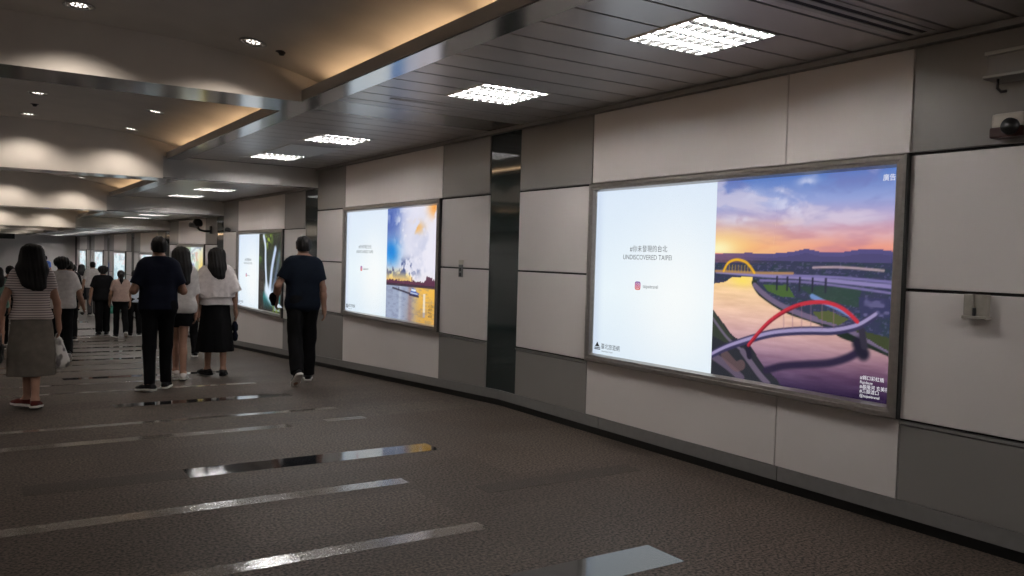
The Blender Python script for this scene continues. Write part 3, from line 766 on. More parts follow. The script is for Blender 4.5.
# alarm unit and a bracketed housing cut by the right edge of the photo
r = empty('alarm_unit', (XW, 2.42, 2.31)); a = MB(); a.box(-.075, 0, -.10, .08, .0, .06, .012); a.build('base', M['dark_red'], r)
a = MB(); a.box(-.07, 0, -.095, .075, .05, .135, .02); a.build('cap', M['cream'], r)
a = MB(); a.tube([(-.095, -.035, .055), (-.06, -.035, .055)], .045, 20); a.build('sounder', M['black'], r)
tag(r, 'cream and dark red alarm unit on the grey panel at the upper right', 'alarm')
r = empty('wall_cabinet', (XW, 2.36, 2.60)); a = MB(); a.box(-.16, 0, -.35, .12, .03, .16, .008); a.build('casing', M['cornice'], r)
a = MB(); a.box(-.175, 0, -.36, .13, .145, .165, .004); a.box(-.175, 0, -.36, .135, .02, .036, .004); a.build('edge_trim', M['fascia'], r)
a = MB(); a.tube([(-.12, .08, .03), (-.12, .08, -.03), (-.12, .06, -.05), (-.12, .03, -.05)], .008, 8); a.build('hook', M['black'], r)
tag(r, 'shadowy narrow housing with a hook high on the wall at the right edge', 'wall housing')
# cctv camera and dome beyond the third poster
r = empty('security_camera', (XW, 20.45, 2.06)); a = MB(); a.box(-.03, 0, -.06, .06, -.09, .09, .008); a.build('mounting_plate', M['black'], r)
a = MB(); a.tube([(-.02, 0, -.03), (-.16, -.03, -.035), (-.27, -.06, -.01), (-.32, -.06, .05)], [.028, .024, .024, .03], 10); a.build('arm', M['black'], r)
a = MB(); a.lathe([(0, .20), (.06, .19), (.10, .15), (.115, .10), (.11, .05), (.09, .02), (.0, .0)], (-.32, -.06, .05), 20); a.build('housing', M['black'], r)
a = MB(); a.tube([(-.34, -.06, .08), (-.50, -.14, .10)], [.05, .055], 12); a.build('lens_hood', M['grey_plastic'], r)
tag(r, 'black security camera on a bracket high on the wall past the waterfall poster', 'camera')
a = MB(); a.lathe([(0, .09), (.035, .085), (.06, .06), (.065, .03), (.06, .0), (0, 0)], (0, 0, 0), 18); o = a.build('dome_sensor', M['black']); o.location = (XW - .066, 18.7, 2.0)
tag(o, 'tiny dark dome on the panel joint just above and left of the waterfall poster', 'sensor')
# hanging sign near the end of the hall
r = empty('hanging_sign', (1.15, 44.0, 1.86)); a = MB(); a.box(-1.1, .62, -.06, .06, 0, .24, .01); a.build('panel', M['black'], r)
a = MB(); a.tube([(-.6, 0, .24), (-.6, 0, .55)], .012, 8); a.tube([(.4, 0, .24), (.4, 0, .55)], .012, 8); a.build('hanger', M['grey_plastic'], r)
tag(r, 'dark hanging sign far down the hall at the left edge', 'sign')

# ------------------------------------------------------------------ people: smooth bodies from blended round cones
V3 = lambda *a: np.array(a, float)
def cap(a, b, ra, rb, sy=1.0, k=.03, cuts=()): return ('cap', V3(*a), V3(*b), ra, rb, sy, k, cuts)
def ell(c, r, k=.02, cuts=(), rx=0.0): return ('ell', V3(*c), V3(*r), k, cuts, rx)
def cone(prof, k=.02, folds=(0, 0, 0), yo=None): return ('cone', prof, k, folds, yo or (lambda z: 0 * z))
def sdf_mesh(prims, vox, warp=None):
    """prims: ('add'|'sub', prim) or ('cut', point, normal); returns verts, quads"""
    lo = V3(9, 9, 9); hi = -lo
    def bounds(p):
        if p[0] == 'cap':
            r = max(p[3], p[4]); return np.minimum(p[1], p[2]) - r, np.maximum(p[1], p[2]) + r
        if p[0] == 'ell': m = p[2] if not p[5] else np.full(3, p[2].max()); return p[1] - m, p[1] + m
        zs = [q[0] for q in p[1]]; rx = max(q[1] for q in p[1]) * 1.15; ry = max(q[2] for q in p[1]) * 1.15 + .08
        return V3(-rx, -ry, min(zs)), V3(rx, ry, max(zs))
    for t in prims:
        if t[0] == 'add': a, b = bounds(t[1]); lo = np.minimum(lo, a); hi = np.maximum(hi, b)
    lo = lo - 3 * vox; n = np.ceil((hi + 3 * vox - lo) / vox).astype(int) + 1
    ax = [lo[i] + vox * np.arange(n[i]) for i in range(3)]
    f = np.full(n, 1.0, np.float32)
    for t in prims:
        if t[0] == 'cut':
            X = [ax[i].reshape([-1 if j == i else 1 for j in range(3)]) for i in range(3)]
            f = np.maximum(f, sum((X[i] - t[1][i]) * t[2][i] for i in range(3))); continue
        p = t[1]; a, b = bounds(p); kk = {'cap': 6, 'ell': 3, 'cone': 2}[p[0]]; k = p[kk]
        mg = k + 2.5 * vox
        i0 = np.maximum(0, np.floor((a - mg - lo) / vox).astype(int)); i1 = np.minimum(n, np.ceil((b + mg - lo) / vox).astype(int) + 1)
        sl = tuple(slice(i0[i], i1[i]) for i in range(3))
        x, y, z = np.meshgrid(*[ax[i][sl[i]] for i in range(3)], indexing='ij')
        if p[0] == 'cap':
            sy = p[5]; A = p[1] * (1, sy, 1); B = p[2] * (1, sy, 1); yy = y * sy; d = B - A; L = max(1e-9, d @ d)
            tt = np.clip(((x - A[0]) * d[0] + (yy - A[1]) * d[1] + (z - A[2]) * d[2]) / L, 0, 1)
            g = np.sqrt((x - A[0] - tt * d[0]) ** 2 + (yy - A[1] - tt * d[1]) ** 2 + (z - A[2] - tt * d[2]) ** 2) - (p[3] + tt * (p[4] - p[3]))
            if sy > 1: g = g / (1 + .5 * (sy - 1))
            cuts = p[7]
        elif p[0] == 'ell':
            c, r = p[1], p[2]; dx, dy, dz = x - c[0], y - c[1], z - c[2]
            if p[5]: cs, sn = math.cos(p[5]), math.sin(p[5]); dy, dz = cs * dy + sn * dz, -sn * dy + cs * dz
            k0 = np.sqrt((dx / r[0]) ** 2 + (dy / r[1]) ** 2 + (dz / r[2]) ** 2); k1 = np.sqrt((dx / r[0] ** 2) ** 2 + (dy / r[1] ** 2) ** 2 + (dz / r[2] ** 2) ** 2) + 1e-9
            g = k0 * (k0 - 1) / k1; cuts = p[4]
        else:
            pr = sorted(p[1]); zs = [q[0] for q in pr]; RX = np.interp(z, zs, [q[1] for q in pr]); RY = np.interp(z, zs, [q[2] for q in pr])
            nf, amp, ph = p[3]; yc = y - p[4](z); th = np.arctan2(yc / RY, x / RX)
            depth = np.clip((zs[-1] - z) / (zs[-1] - zs[0]), 0, 1)
            wob = 1 + amp * depth * (np.sin(nf * th + ph) + .5 * np.sin((nf * 2 - 1) * th + 2 * ph + 3 * z)) if nf else 1
            rho = np.sqrt((x / (RX * wob)) ** 2 + (yc / (RY * wob)) ** 2); g = (rho - 1) * np.minimum(RX, RY)
            g = np.maximum(g, np.maximum(zs[0] - z, z - zs[-1])); cuts = ()
        for c, nn in cuts: g = np.maximum(g, (x - c[0]) * nn[0] + (y - c[1]) * nn[1] + (z - c[2]) * nn[2])
        if t[0] == 'sub': f[sl] = np.maximum(f[sl], -g)
        else:
            h = np.clip(k - np.abs(f[sl] - g), 0, None) / k; f[sl] = np.minimum(f[sl], g) - h * h * k * .25
    if warp is not None:
        m = np.abs(f) < 4 * vox; I = np.nonzero(m)
        f[m] += warp(ax[0][I[0]], ax[1][I[1]], ax[2][I[2]])
    # surface nets
    s = f < 0; s[0] = s[-1] = False; s[:, 0] = s[:, -1] = False; s[:, :, 0] = s[:, :, -1] = False
    f = np.where(s, np.minimum(f, -1e-5), np.maximum(f, 1e-5))
    nx, ny, nz = n - 1
    cnt = sum(s[i:i + nx, j:j + ny, k:k + nz].astype(np.int8) for i in (0, 1) for j in (0, 1) for k in (0, 1))
    C = np.argwhere((cnt > 0) & (cnt < 8)); idx = np.full((nx, ny, nz), -1, np.int64); idx[tuple(C.T)] = np.arange(len(C))
    acc = np.zeros((len(C), 3)); w = np.zeros(len(C))
    for d in range(3):
        o1, o2 = [(1, 2), (0, 2), (0, 1)][d]
        for u in (0, 1):
            for v in (0, 1):
                A = C.copy(); A[:, o1] += u; A[:, o2] += v; B = A.copy(); B[:, d] += 1
                fa, fb = f[tuple(A.T)], f[tuple(B.T)]; x = (fa < 0) != (fb < 0); t = np.where(x, fa / np.where(x, fa - fb, 1), 0)
                P = (A - C).astype(float); P[:, d] += t; acc += P * x[:, None]; w += x
    V = lo + vox * (C + acc / w[:, None])
    Q = []
    for d in range(3):
        o1, o2 = [(1, 2), (2, 0), (0, 1)][d]
        sl = [slice(None)] * 3; sa = list(sl); sb = list(sl); sa[d] = slice(0, -1); sb[d] = slice(1, None)
        E = np.argwhere(s[tuple(sa)] != s[tuple(sb)]); ins = s[tuple(E.T)]
        E0 = E.copy(); E1 = E.copy(); E1[:, o1] -= 1; E2 = E1.copy(); E2[:, o2] -= 1; E3 = E.copy(); E3[:, o2] -= 1
        q = np.stack([idx[tuple(e.T)] for e in (E0, E1, E2, E3)], -1); q[~ins] = q[~ins][:, ::-1]; Q.append(q)
    return V, np.concatenate(Q)
def sdf_obj(name, prims, vox, m, parent, scale=1.0, warp=None):
    V, Q = sdf_mesh(prims, vox, warp); V = V * scale
    me = bpy.data.meshes.new(name)
    me.vertices.add(len(V)); me.vertices.foreach_set('co', V.astype(np.float32).ravel())
    me.loops.add(Q.size); me.loops.foreach_set('vertex_index', Q.astype(np.int32).ravel())
    me.polygons.add(len(Q)); me.polygons.foreach_set('loop_start', np.arange(0, Q.size, 4, dtype=np.int32)); me.polygons.foreach_set('loop_total', np.full(len(Q), 4, np.int32))
    me.update(calc_edges=True); me.validate()
    me.polygons.foreach_set('use_smooth', [True] * len(me.polygons))
    return link(name, me, m, parent)

def nrm(v): v = np.asarray(v, float); return v / np.linalg.norm(v)
def folds(amp, seed, fz_=9.0):
    r = np.random.RandomState(seed); ks = r.uniform(-1, 1, (4, 3)) * (22, 22, fz_) ; ph = r.uniform(0, 6.3, 4)
    return lambda x, y, z: amp * sum(np.sin(k[0] * x + k[1] * y + k[2] * z + p) for k, p in zip(ks, ph)) / 2
def strands(amp, seed):
    r = np.random.RandomState(seed); a = r.uniform(0, 6.3, 3)
    return lambda x, y, z: amp * (np.sin(150 * x + 20 * z + a[0]) + np.sin(95 * x - 60 * y + 9 * z + a[1]) + .6 * np.sin(230 * x + 120 * y + a[2])) / 2

def cloth(name, col, rough=.85, **kw): return mat(name, col, rough, 0, .12, 18, .06, .15)
M['skin'] = mat('skin', (0.25, 0.135, 0.092, 1), .55, 0, .06, 12, .3)
M['hair'] = mat('black hair', (0.006, 0.005, 0.005, 1), .6, 0, .2, 60, .18)
M['eye'] = mat('eye', (0.05, 0.04, 0.04, 1), .2)
M['sole_white'] = cloth('white rubber sole', (0.55, 0.53, 0.50, 1), .6)
M['shoe_black'] = cloth('black shoe', (0.010, 0.010, 0.011, 1), .55)
M['shoe_red'] = cloth('dark red shoe', (0.075, 0.016, 0.014, 1), .6)
M['shoe_white'] = cloth('white shoe', (0.50, 0.47, 0.45, 1), .6)
M['navy'] = cloth('navy cotton', (0.0065, 0.008, 0.0155, 1))
M['navy_teal'] = cloth('dark blue cotton', (0.0042, 0.0065, 0.0115, 1))
M['black_cloth'] = cloth('black cloth', (0.004, 0.004, 0.0045, 1))
M['white_cloth'] = cloth('white cotton', (0.44, 0.41, 0.395, 1))
M['white_blouse'] = cloth('white blouse', (0.50, 0.455, 0.445, 1))
M['pink_cloth'] = cloth('dusty pink cotton', (0.29, 0.205, 0.18, 1))
M['pale_blue'] = cloth('pale blue cotton', (0.42, 0.46, 0.56, 1))
M['green_cloth'] = cloth('green cotton', (0.08, 0.13, 0.105, 1))
M['grey_skirt'] = cloth('grey brown linen', (0.105, 0.092, 0.078, 1))
M['dark_grey'] = cloth('dark grey cloth', (0.045, 0.043, 0.045, 1))
M['blue_cloth'] = cloth('bright blue cotton', (0.06, 0.12, 0.36, 1))
# striped jersey
m, nt, b = new_mat('striped jersey'); tc = nt.nodes.new('ShaderNodeTexCoord'); wv = nt.nodes.new('ShaderNodeTexWave')
wv.bands_direction = 'Z'; wv.inputs['Scale'].default_value = 13.5; wv.inputs['Distortion'].default_value = .25; wv.inputs['Detail'].default_value = 1
cr = nt.nodes.new('ShaderNodeValToRGB'); cr.color_ramp.interpolation = 'CONSTANT'
cr.color_ramp.elements[0].color = (0.42, 0.36, 0.34, 1); cr.color_ramp.elements[1].position = .70; cr.color_ramp.elements[1].color = (0.12, 0.10, 0.105, 1)
nt.links.new(tc.outputs['Object'], wv.inputs['Vector']); nt.links.new(wv.outputs['Fac'], cr.inputs['Fac']); nt.links.new(cr.outputs['Color'], b.inputs['Base Color']); b.inputs['Roughness'].default_value = .85
M['striped'] = m

def hand(S, wr, d, nin, fr=.0085):
    """prims of an open, slightly curled hand: wrist point, direction, palm normal (curl direction)"""
    d = nrm(d); nin = nrm(nin - (nin @ d) * d); w = np.cross(d, nin) * S
    out = [cap(wr - d * .02, wr + d * .035, .024, .028, 1, .02)]
    for o in (-.024, 0, .024): out.append(cap(wr + d * .02 + w * o * .7, wr + d * .08 + w * o, .017, .015, 1, .02))
    for o, L in ((.032, .066), (.011, .074), (-.011, .070), (-.031, .055)):
        p = wr + d * .082 + w * o; a = .22
        for seg, sh in zip((.45, .32, .27), (1.0, .92, .82)):
            q = p + (d * math.cos(a) + nin * math.sin(a)) * L * seg; out.append(cap(p, q, fr * sh, fr * sh * .93, 1, .006)); p = q; a += .38
    p = wr + d * .022 + w * .028; q = p + nrm(d * .7 + w * .62 + nin * .35) * .040; out.append(cap(p, q, fr * 1.35, fr * 1.15, 1, .012))
    q2 = q + nrm(d * .9 + w * .25 + nin * .4) * .032; out.append(cap(q, q2, fr * 1.1, fr * .9, 1, .006))
    return out, wr + d * .10 + nin * .02

def person(label, x, y, h, rz=0.0, female=False, L=(0, 5, 0), R=(0, 5, 0), LA=((.18, -.02, -1), (.05, .25, -1)), RA=((.18, -.02, -1), (.05, .25, -1)),
           top='white_cloth', sleeve=.62, hem=.86, loose=0.0, cape=False, bottom='trousers', bmat='black_cloth', leg=(.092, .072, .064), skirt=None, hair='short', hw=1.0, shoe='shoe_black', sole='sole_white',
           vox=.012, seed=1, lean=0.0, hp=.088, out=(.16, .16)):
    s = h / 1.70; root = empty('person', (x, y, fz(y)), rz); tag(root, label, 'person', 'people walking down the hall')
    B = {}; sh = .152 if female else .163
    for S, (a, bnd, ft), nm in ((-1, L, 'L'), (1, R, 'R')):
        a, bnd, ft = map(math.radians, (a, bnd, ft)); hip = V3(S * hp, 0, .905)
        kn = hip + .42 * V3(-S * (.0 if hp > .08 else .06), math.sin(a), -math.cos(a)); an = kn + .405 * V3(0, math.sin(a - bnd), -math.cos(a - bnd))
        to = out[0] if S < 0 else out[1]; fd = V3(S * math.sin(to) * math.cos(ft), math.cos(to) * math.cos(ft), -math.sin(ft)); fu = nrm(V3(0, 0, 1) - fd * fd[2])
        B[nm] = dict(hip=hip, kn=kn, an=an, fd=fd, fu=fu, heel=an - fd * .055 - fu * .052, ball=an + fd * .115 - fu * .060, toe=an + fd * .165 - fu * .062)
    low = min(min(B[n][p][2] for p in ('heel', 'ball', 'toe')) - .030 for n in 'LR'); dz = V3(0, 0, -low)
    for n in 'LR':
        for p in ('hip', 'kn', 'an', 'heel', 'ball', 'toe'): B[n][p] = B[n][p] + dz
    D = dz[2]                                                    # everything above the hips rides with them
    lz = lambda z: lean * (z - .9)
    P = lambda X, Y, Z: (X, Y + lz(Z), Z + D)
    hands = {}
    arms = {}
    for S, (u, fo), nm in ((-1, LA, 'L'), (1, RA, 'R')):
        u = nrm(V3(S * u[0], u[1], u[2])); fo = nrm(V3(S * fo[0], fo[1], fo[2])); s0 = V3(*P(S * sh, -.005, 1.378)); el = s0 + u * .29; wr = el + fo * .245
        arms[nm] = (s0, el, wr, u, fo)
    def torso(i, k=.07):
        if female: T = [(.92, .074, .098, 1.12), (1.05, .046, .088, 1.12), (1.19, .062, .098, 1.12), (1.30, .076, .093, 1.15), (1.385, .105, .054, 1.0)]
        else: T = [(.92, .072, .108, 1.12), (1.05, .062, .100, 1.15), (1.19, .072, .104, 1.15), (1.31, .090, .105, 1.15), (1.388, .104, .060, 1.0)]
        out = [cap(P(-l, 0, z), P(l, 0, z), r + i, r + i, sy, k) for z, l, r, sy in T]
        out.append(cap(P(-.095, -.01, 1.425), P(0, -.012, 1.475), .045 + i * .8, .046 + i * .6, 1, .05)); out.append(cap(P(.095, -.01, 1.425), P(0, -.012, 1.475), .045 + i * .8, .046 + i * .6, 1, .05))
        return out
    # ---- body
    b = [('add', p) for p in torso(0)]
    b.append(('add', cap(P(0, -.012, 1.42), P(0, .012, 1.545), .056, .050, 1, .03)))
    hc = V3(*P(0, .012, 1.600))
    b += [('add', ell(hc + V3(0, -.008, .01), (.073, .092, .092), .02)), ('add', ell(hc + V3(0, .030, -.055), (.055, .058, .066), .04)), ('add', cap(hc + V3(0, .092, .005), hc + V3(0, .106, -.03), .009, .014, 1, .015)),
          ('add', cap(hc + V3(-.02, .083, -.062), hc + V3(.02, .083, -.062), .008, .008, 1, .006))]
    for S in (-1, 1): b.append(('add', ell(hc + V3(S * .076, -.004, -.018), (.011, .024, .033), .008))); b.append(('sub', ell(hc + V3(S * .030, .103, -.002), (.017, .014, .010))))
    for nm, S in (('L', -1), ('R', 1)):
        s0, el, wr, u, fo = arms[nm]
        b += [('add', cap(s0, el, .053 if not female else .046, .040 if not female else .035, 1, .05)), ('add', cap(el, el + fo * .10, .040 if not female else .035, .040 if not female else .035, 1, .02)), ('add', cap(el + fo * .08, wr, .040 if not female else .035, .026 if not female else .023, 1, .02))]
        nin = V3(-S, .15, 0) if abs(fo[0]) < .75 else V3(0, .2, -1)
        hp_, tip = hand(S, wr, fo, nin, .0085 if vox < .010 else .0105); b += [('add', p) for p in hp_]; hands[nm] = tip
        j = B[nm]
        b += [('add', cap(j['hip'], j['kn'], .078, .047, 1, .03)), ('add', cap(j['kn'], j['kn'] + (j['an'] - j['kn']) * .35 + V3(0, -.012, 0), .047, .050, 1, .015)), ('add', cap(j['kn'] + (j['an'] - j['kn']) * .3 + V3(0, -.012, 0), j['an'], .049, .034, 1, .015)),
              ('add', cap(j['an'], j['heel'] + j['fu'] * .012, .034, .030, 1, .02)), ('add', cap(j['an'], j['ball'], .036, .030, 1, .03)), ('add', cap(j['ball'], j['toe'], .030, .022, 1, .02))]
    sdf_obj('body', b, vox, M['skin'], root, s)
    e = MB()
    for S in (-1, 1): c = (hc + V3(S * .030, .080, -.002)) * s; e.lathe([(0, -.012 * s), (.008 * s, -.009 * s), (.0118 * s, 0), (.008 * s, .009 * s), (0, .012 * s)], c, 10)
    e.build('eyes', M['eye'], root)
    # ---- lower clothes
    if bottom in ('trousers', 'shorts'):
        i = .014; q = [('add', cap(P(-.078, 0, .93), P(.078, 0, .93), .112 + i, .112 + i, 1.10, .04)), ('add', cap(P(-.066, 0, 1.02), P(.066, 0, 1.02), .100 + i, .100 + i, 1.12, .05))]
        q.append(('cut', V3(*P(0, 0, 1.05)), V3(0, 0, 1)))
        for nm in 'LR':
            j = B[nm]; up = nrm(j['kn'] - j['an'])
            if bottom == 'trousers':
                c = ((j['an'] - up * .012, -up),); S_ = -1 if nm == 'L' else 1
                q += [('add', cap(j['hip'] + V3(0, 0, .0), j['kn'], leg[0], leg[1], 1, .04)), ('add', cap(j['kn'], j['an'] - up * .03, leg[1], leg[2], 1, .02, c))]
            else:
                th = nrm(j['kn'] - j['hip']); c = ((j['hip'] + th * .22, th),)
                q += [('add', cap(j['hip'], j['kn'], .102, .098, 1, .04, c))]
        sdf_obj(bottom, q, vox, M[bmat], root, s, folds(.0035, seed + 5, 26))
    elif bottom == 'skirt':
        prof, nf, amp = skirt; mid = (B['L']['kn'][1] + B['R']['kn'][1]) / 2
        q = [('add', cone([(z + D, rx, ry) for z, rx, ry in prof], .02, (nf, amp, seed), lambda z: 0 * z + mid * np.clip((.95 + D - z) / .5, 0, 1)))]
        sdf_obj('skirt', q, vox, M[bmat], root, s)
    # ---- top
    i = .014 + loose
    q = [('add', p) for p in torso(i)]
    if female: q += [('add', cap(P(-.052, 0, 1.06), P(.052, 0, 1.06), .094 + loose, .094 + loose, 1.1, .06)), ('add', cap(P(-.075, 0, .93), P(.075, 0, .93), .112 + loose, .112 + loose, 1.1, .06))]
    else: q += [('add', cap(P(-.060, 0, 1.06), P(.060, 0, 1.06), .102 + loose, .102 + loose, 1.15, .06)), ('add', cap(P(-.072, 0, .90), P(.072, 0, .90), .110 + loose, .110 + loose, 1.12, .06))]
    q += [('cut', V3(*P(0, 0, hem)), V3(0, 0, -1)), ('cut', V3(*P(0, 0, 1.474)), V3(0, .22, 1))]
    if cape:
        q.append(('add', cone([(hem + .10 + D, .245, .155), (1.20 + D, .235, .14), (1.36 + D, .185, .10), (1.43 + D, .11, .07)], .04, (9, .035, seed))))
    for nm, S in (('L', -1), ('R', 1)):
        s0, el, wr, u, fo = arms[nm]
        r0, r1 = ((.059, .063) if not female else (.052, .054)); r1 += loose * .5
        if cape: r0, r1 = .075, .115
        tot = sleeve
        if tot <= 1.02: e_ = s0 + u * .29 * tot; q.append(('add', cap(s0, s0 + u * .29 * (tot + .15), r0, r1, 1, .05, ((e_, u),))))
        else: q += [('add', cap(s0, el, r0, r1, 1, .05)), ('add', cap(el, el + fo * .245 * (tot - 1 + .1), r1, .045, 1, .02, ((el + fo * .245 * (tot - 1), fo),)))]
    sdf_obj('shirt' if not female else 'blouse', q, vox, M[top], root, s, folds(.0042, seed, 12))
    # ---- hair
    H = lambda X, Y, Z: hc + V3(X, Y, Z)
    hs = [('add', ell(H(0, -.014, .022), (.086 * (1 if hair == 'short' else 1.04), .102, .092), .02)), ('add', ell(H(0, -.045, -.03), (.076, .064, .075), .03)), ('add', ell(H(0, .05, .075), (.06, .045, .03), .03))]
    cutf = [('sub', ell(H(0, .125, -.045), (.095, .085, .105)))]
    for S in (-1, 1): cutf.append(('sub', ell(H(S * .085, .030, -.055), (.022, .040, .05))))
    if hair == 'short': hs += cutf + [('cut', H(0, 0, -.062), V3(0, .1, -1))]
    elif hair == 'bushy': hs += [('add', ell(H(S * .055, -.02, .03), (.07, .09, .075), .03)) for S in (-1, 1)] + [('add', ell(H(0, -.02, .06), (.085, .085, .06), .03))] + cutf + [('cut', H(0, 0, -.085), V3(0, .1, -1))]
    elif hair == 'pony':
        hs += cutf[:1] + [('add', ell(H(0, -.115, -.005), (.045, .042, .05), .02)), ('add', cap(H(0, -.125, -.02), H(.005, -.12, -.14), .036, .042, 1, .03)), ('add', cap(H(.005, -.12, -.14), H(.0, -.115, -.235), .042, .012, 1, .03))]
    else:
        z1 = {'long': -.33, 'mid': -.26}[hair]
        for X in (-.055, -.028, 0, .028, .055): hs.append(('add', cap(H(X * .8, -.050, .02), H(X * hw * 1.15, -.085, -.15), .062, .058, 1, .05))); hs.append(('add', cap(H(X * hw * 1.15, -.085, -.15), H(X * hw * 1.15 + .012, -.120, z1 + .35 * abs(X) - .4 * X), .060, .036, 1.2, .05)))
        for S in (-1, 1): hs.append(('add', cap(H(S * .07, -.01, .0), H(S * .088 * hw, -.03, -.15), .030, .034, 1, .04)))
        hs += [('sub', ell(H(0, .125, -.045), (.075, .085, .105)))]
    sdf_obj('hair', hs, min(vox, .009), M['hair'], root, s, strands(.0035 if hair != 'bushy' else .007, seed))
    # ---- shoes
    for nm in 'LR':
        j = B[nm]; fd, fu = j['fd'], j['fu']; W = np.cross(fd, fu)
        q = [('add', cap(j['an'] - fu * .015 - fd * .01, j['heel'] + fu * .010, .040, .036, 1, .03)), ('add', cap(j['an'] - fu * .03 + fd * .02, j['ball'] + fu * .004, .040, .038, 1, .04)), ('add', cap(j['ball'] + W * .012, j['toe'] + W * .006 + fd * .012, .036, .028, 1, .03)), ('add', cap(j['ball'] - W * .012, j['toe'] - W * .006 + fd * .012, .036, .028, 1, .03)),
             ('cut', j['heel'] - fu * .010, -fu), ('cut', j['an'] + fu * (.012 if shoe != 'shoe_red' else -.004), fu)]
        so = sdf_obj('shoe', q, min(vox, .009), M[shoe], root, s)
        q = []
        for o in (-.020, 0, .020): q += [('add', cap(j['heel'] + W * o * .8 - fu * .008, j['ball'] + W * o * 1.25, .030, .030, 1, .02)), ('add', cap(j['ball'] + W * o * 1.25, j['toe'] + W * o * .7 + fd * .014, .030, .026, 1, .02))]
        q += [('cut', j['heel'] - fu * .004, fu), ('cut', j['heel'] - fu * .030, -fu)]
        sdf_obj('sole', q, min(vox, .008), M[sole], so, s)
    Rz = Matrix.Rotation(rz, 4, 'Z')
    def world(p): v = Rz @ Vector(p * s); return (v.x + x, v.y + y, v.z + fz(y))
    return root, world, hands, arms

STAND = ((.14, -.02, -1), (.03, .10, -1))
# the five nearest
wA, tA, hA, _ = person('woman in a striped t-shirt and grey midi skirt with long black hair', .555, 9.95, 1.68, -.05, True, (8, 6, 0), (-3, 10, 6),
    LA=((.40, -.10, -1), (.10, .10, -1)), RA=((.28, -.05, -1), (.08, .14, -1)), top='striped', sleeve=.50, hem=.93, loose=.002, bottom='skirt', bmat='grey_skirt',
    skirt=([(.335, .225, .17), (.60, .22, .165), (.85, .195, .130), (.95, .180, .106), (1.06, .155, .088)], 5, .05), hair='long', hw=1.30, shoe='shoe_red', vox=.008, seed=3, hp=.062, out=(.75, .2))
wB, tB, hB, _ = person('tall man in a navy t-shirt, elbows bent, walking in the middle of the hall', 1.95, 10.92, 1.86, -.12, False, (-4, 8, 4), (9, 8, 0),
    LA=((.34, -.10, -1), (-.15, 1, .10)), RA=((.34, -.05, -1), (-.30, 1, .15)), top='navy', sleeve=.72, hem=.90, loose=.002, leg=(.092, .072, .058), vox=.008, seed=8, out=(.65, .25))
wC, tC, hC, _ = person('woman in a white top and black shorts, half hidden behind the man in navy', 2.44, 12.1, 1.80, -.1, True, (18, 22, 0), (-5, 6, 4),
    LA=STAND, RA=((.12, .02, -1), (.02, .16, -1)), top='white_cloth', sleeve=.95, hem=.86, loose=.014, bottom='shorts', hair='long', hw=.95, shoe='shoe_white', vox=.009, seed=12, hp=.06)
wD, tD, hD, _ = person('woman in a loose white cape blouse and black midi skirt, beside the wall', 2.99, 12.42, 1.82, -.12, True, (6, 4, 0), (-6, 6, 2),
    LA=((.22, -.02, -1), (.04, .10, -1)), RA=((.30, .0, -1), (.10, .12, -1)), top='white_blouse', sleeve=.95, hem=.95, loose=.02, cape=True, bottom='skirt', bmat='black_cloth',
    skirt=([(.325, .24, .19), (.62, .21, .165), (.85, .185, .130), (.95, .180, .110), (1.06, .155, .09)], 7, .045), hair='mid', hw=.80, shoe='shoe_black', sole='shoe_black', vox=.008, seed=17, out=(.5, .2))
wE, tE, hE, aE = person('man in a dark blue t-shirt walking alone close to the wall, left heel lifted', 3.69, 10.75, 1.90, -.18, False, (-10, 22, 38), (6, 4, 0),
    LA=((.50, -.20, -1), (-.02, .75, -.80)), RA=((.24, -.06, -1), (.10, .12, -1)), top='navy_teal', sleeve=.66, hem=.82, loose=.004, leg=(.100, .084, .076), vox=.008, seed=23)
# behind them
wF, tF, hF, _ = person('man in a white t-shirt and dark trousers, behind the striped woman', 1.38, 16.6, 1.79, -.02, False, (14, 4, -6), (-10, 26, 30),
    LA=STAND, RA=((.35, .05, -1), (.32, .45, -1)), top='white_cloth', sleeve=.75, hem=.86, loose=.02, hair='bushy', vox=.011, seed=31)
wG, tG, hG, _ = person('person all in black with bushy hair beside the ponytailed woman', 3.09, 25.25, 1.86, -.05, False, (-6, 10, 6), (8, 5, 0),
    LA=((.35, 0, -1), (.1, .1, -1)), RA=((.3, 0, -1), (.05, .3, -1)), top='black_cloth', sleeve=.72, hem=.84, loose=.03, leg=(.098, .085, .08), hair='bushy', vox=.013, seed=37, sole='shoe_black')
wH, tH, hH, _ = person('woman in a pink t-shirt and black trousers with a ponytail', 3.29, 23.5, 1.72, -.02, True, (8, 4, 0), (-12, 28, 34),
    LA=((.3, 0, -1), (.02, .5, -1)), RA=((.22, 0, -1), (.02, .2, -1)), top='pink_cloth', sleeve=.62, hem=.92, loose=.022, hair='pony', vox=.012, seed=41)
person('person in a pale blue top between the pink t-shirt and the man in navy', 3.68, 23.9, 1.73, 0, False, (6, 4, 0), (-8, 12, 6), top='pale_blue', sleeve=.6, hem=.88, vox=.013, seed=43)
person('man in a white shirt and dark grey trousers far down the hall', 3.66, 32.6, 1.88, 0, False, (-6, 10, 6), (8, 5, 0), LA=((.3, 0, -1), (.1, .1, -1)), top='white_cloth', sleeve=.8, hem=.88, loose=.01, bmat='dark_grey', vox=.014, seed=47)
person('long-haired woman in a white top and dark skirt, left of the white-shirted man far away', 3.55, 35.0, 1.74, 0, True, (6, 4, 0), (-6, 8, 2), top='white_cloth', sleeve=.7, hem=.95, bottom='skirt', bmat='black_cloth', skirt=([(.42, .20, .16), (.85, .185, .14), (1.02, .14, .115)], 5, .04), hair='mid', hw=1.1, vox=.014, seed=53)
person('person in black seen between the white t-shirt and the far couple', 2.86, 30.8, 1.80, 0, False, (6, 4, 0), (-8, 12, 6), top='black_cloth', hair='bushy', vox=.014, seed=59)
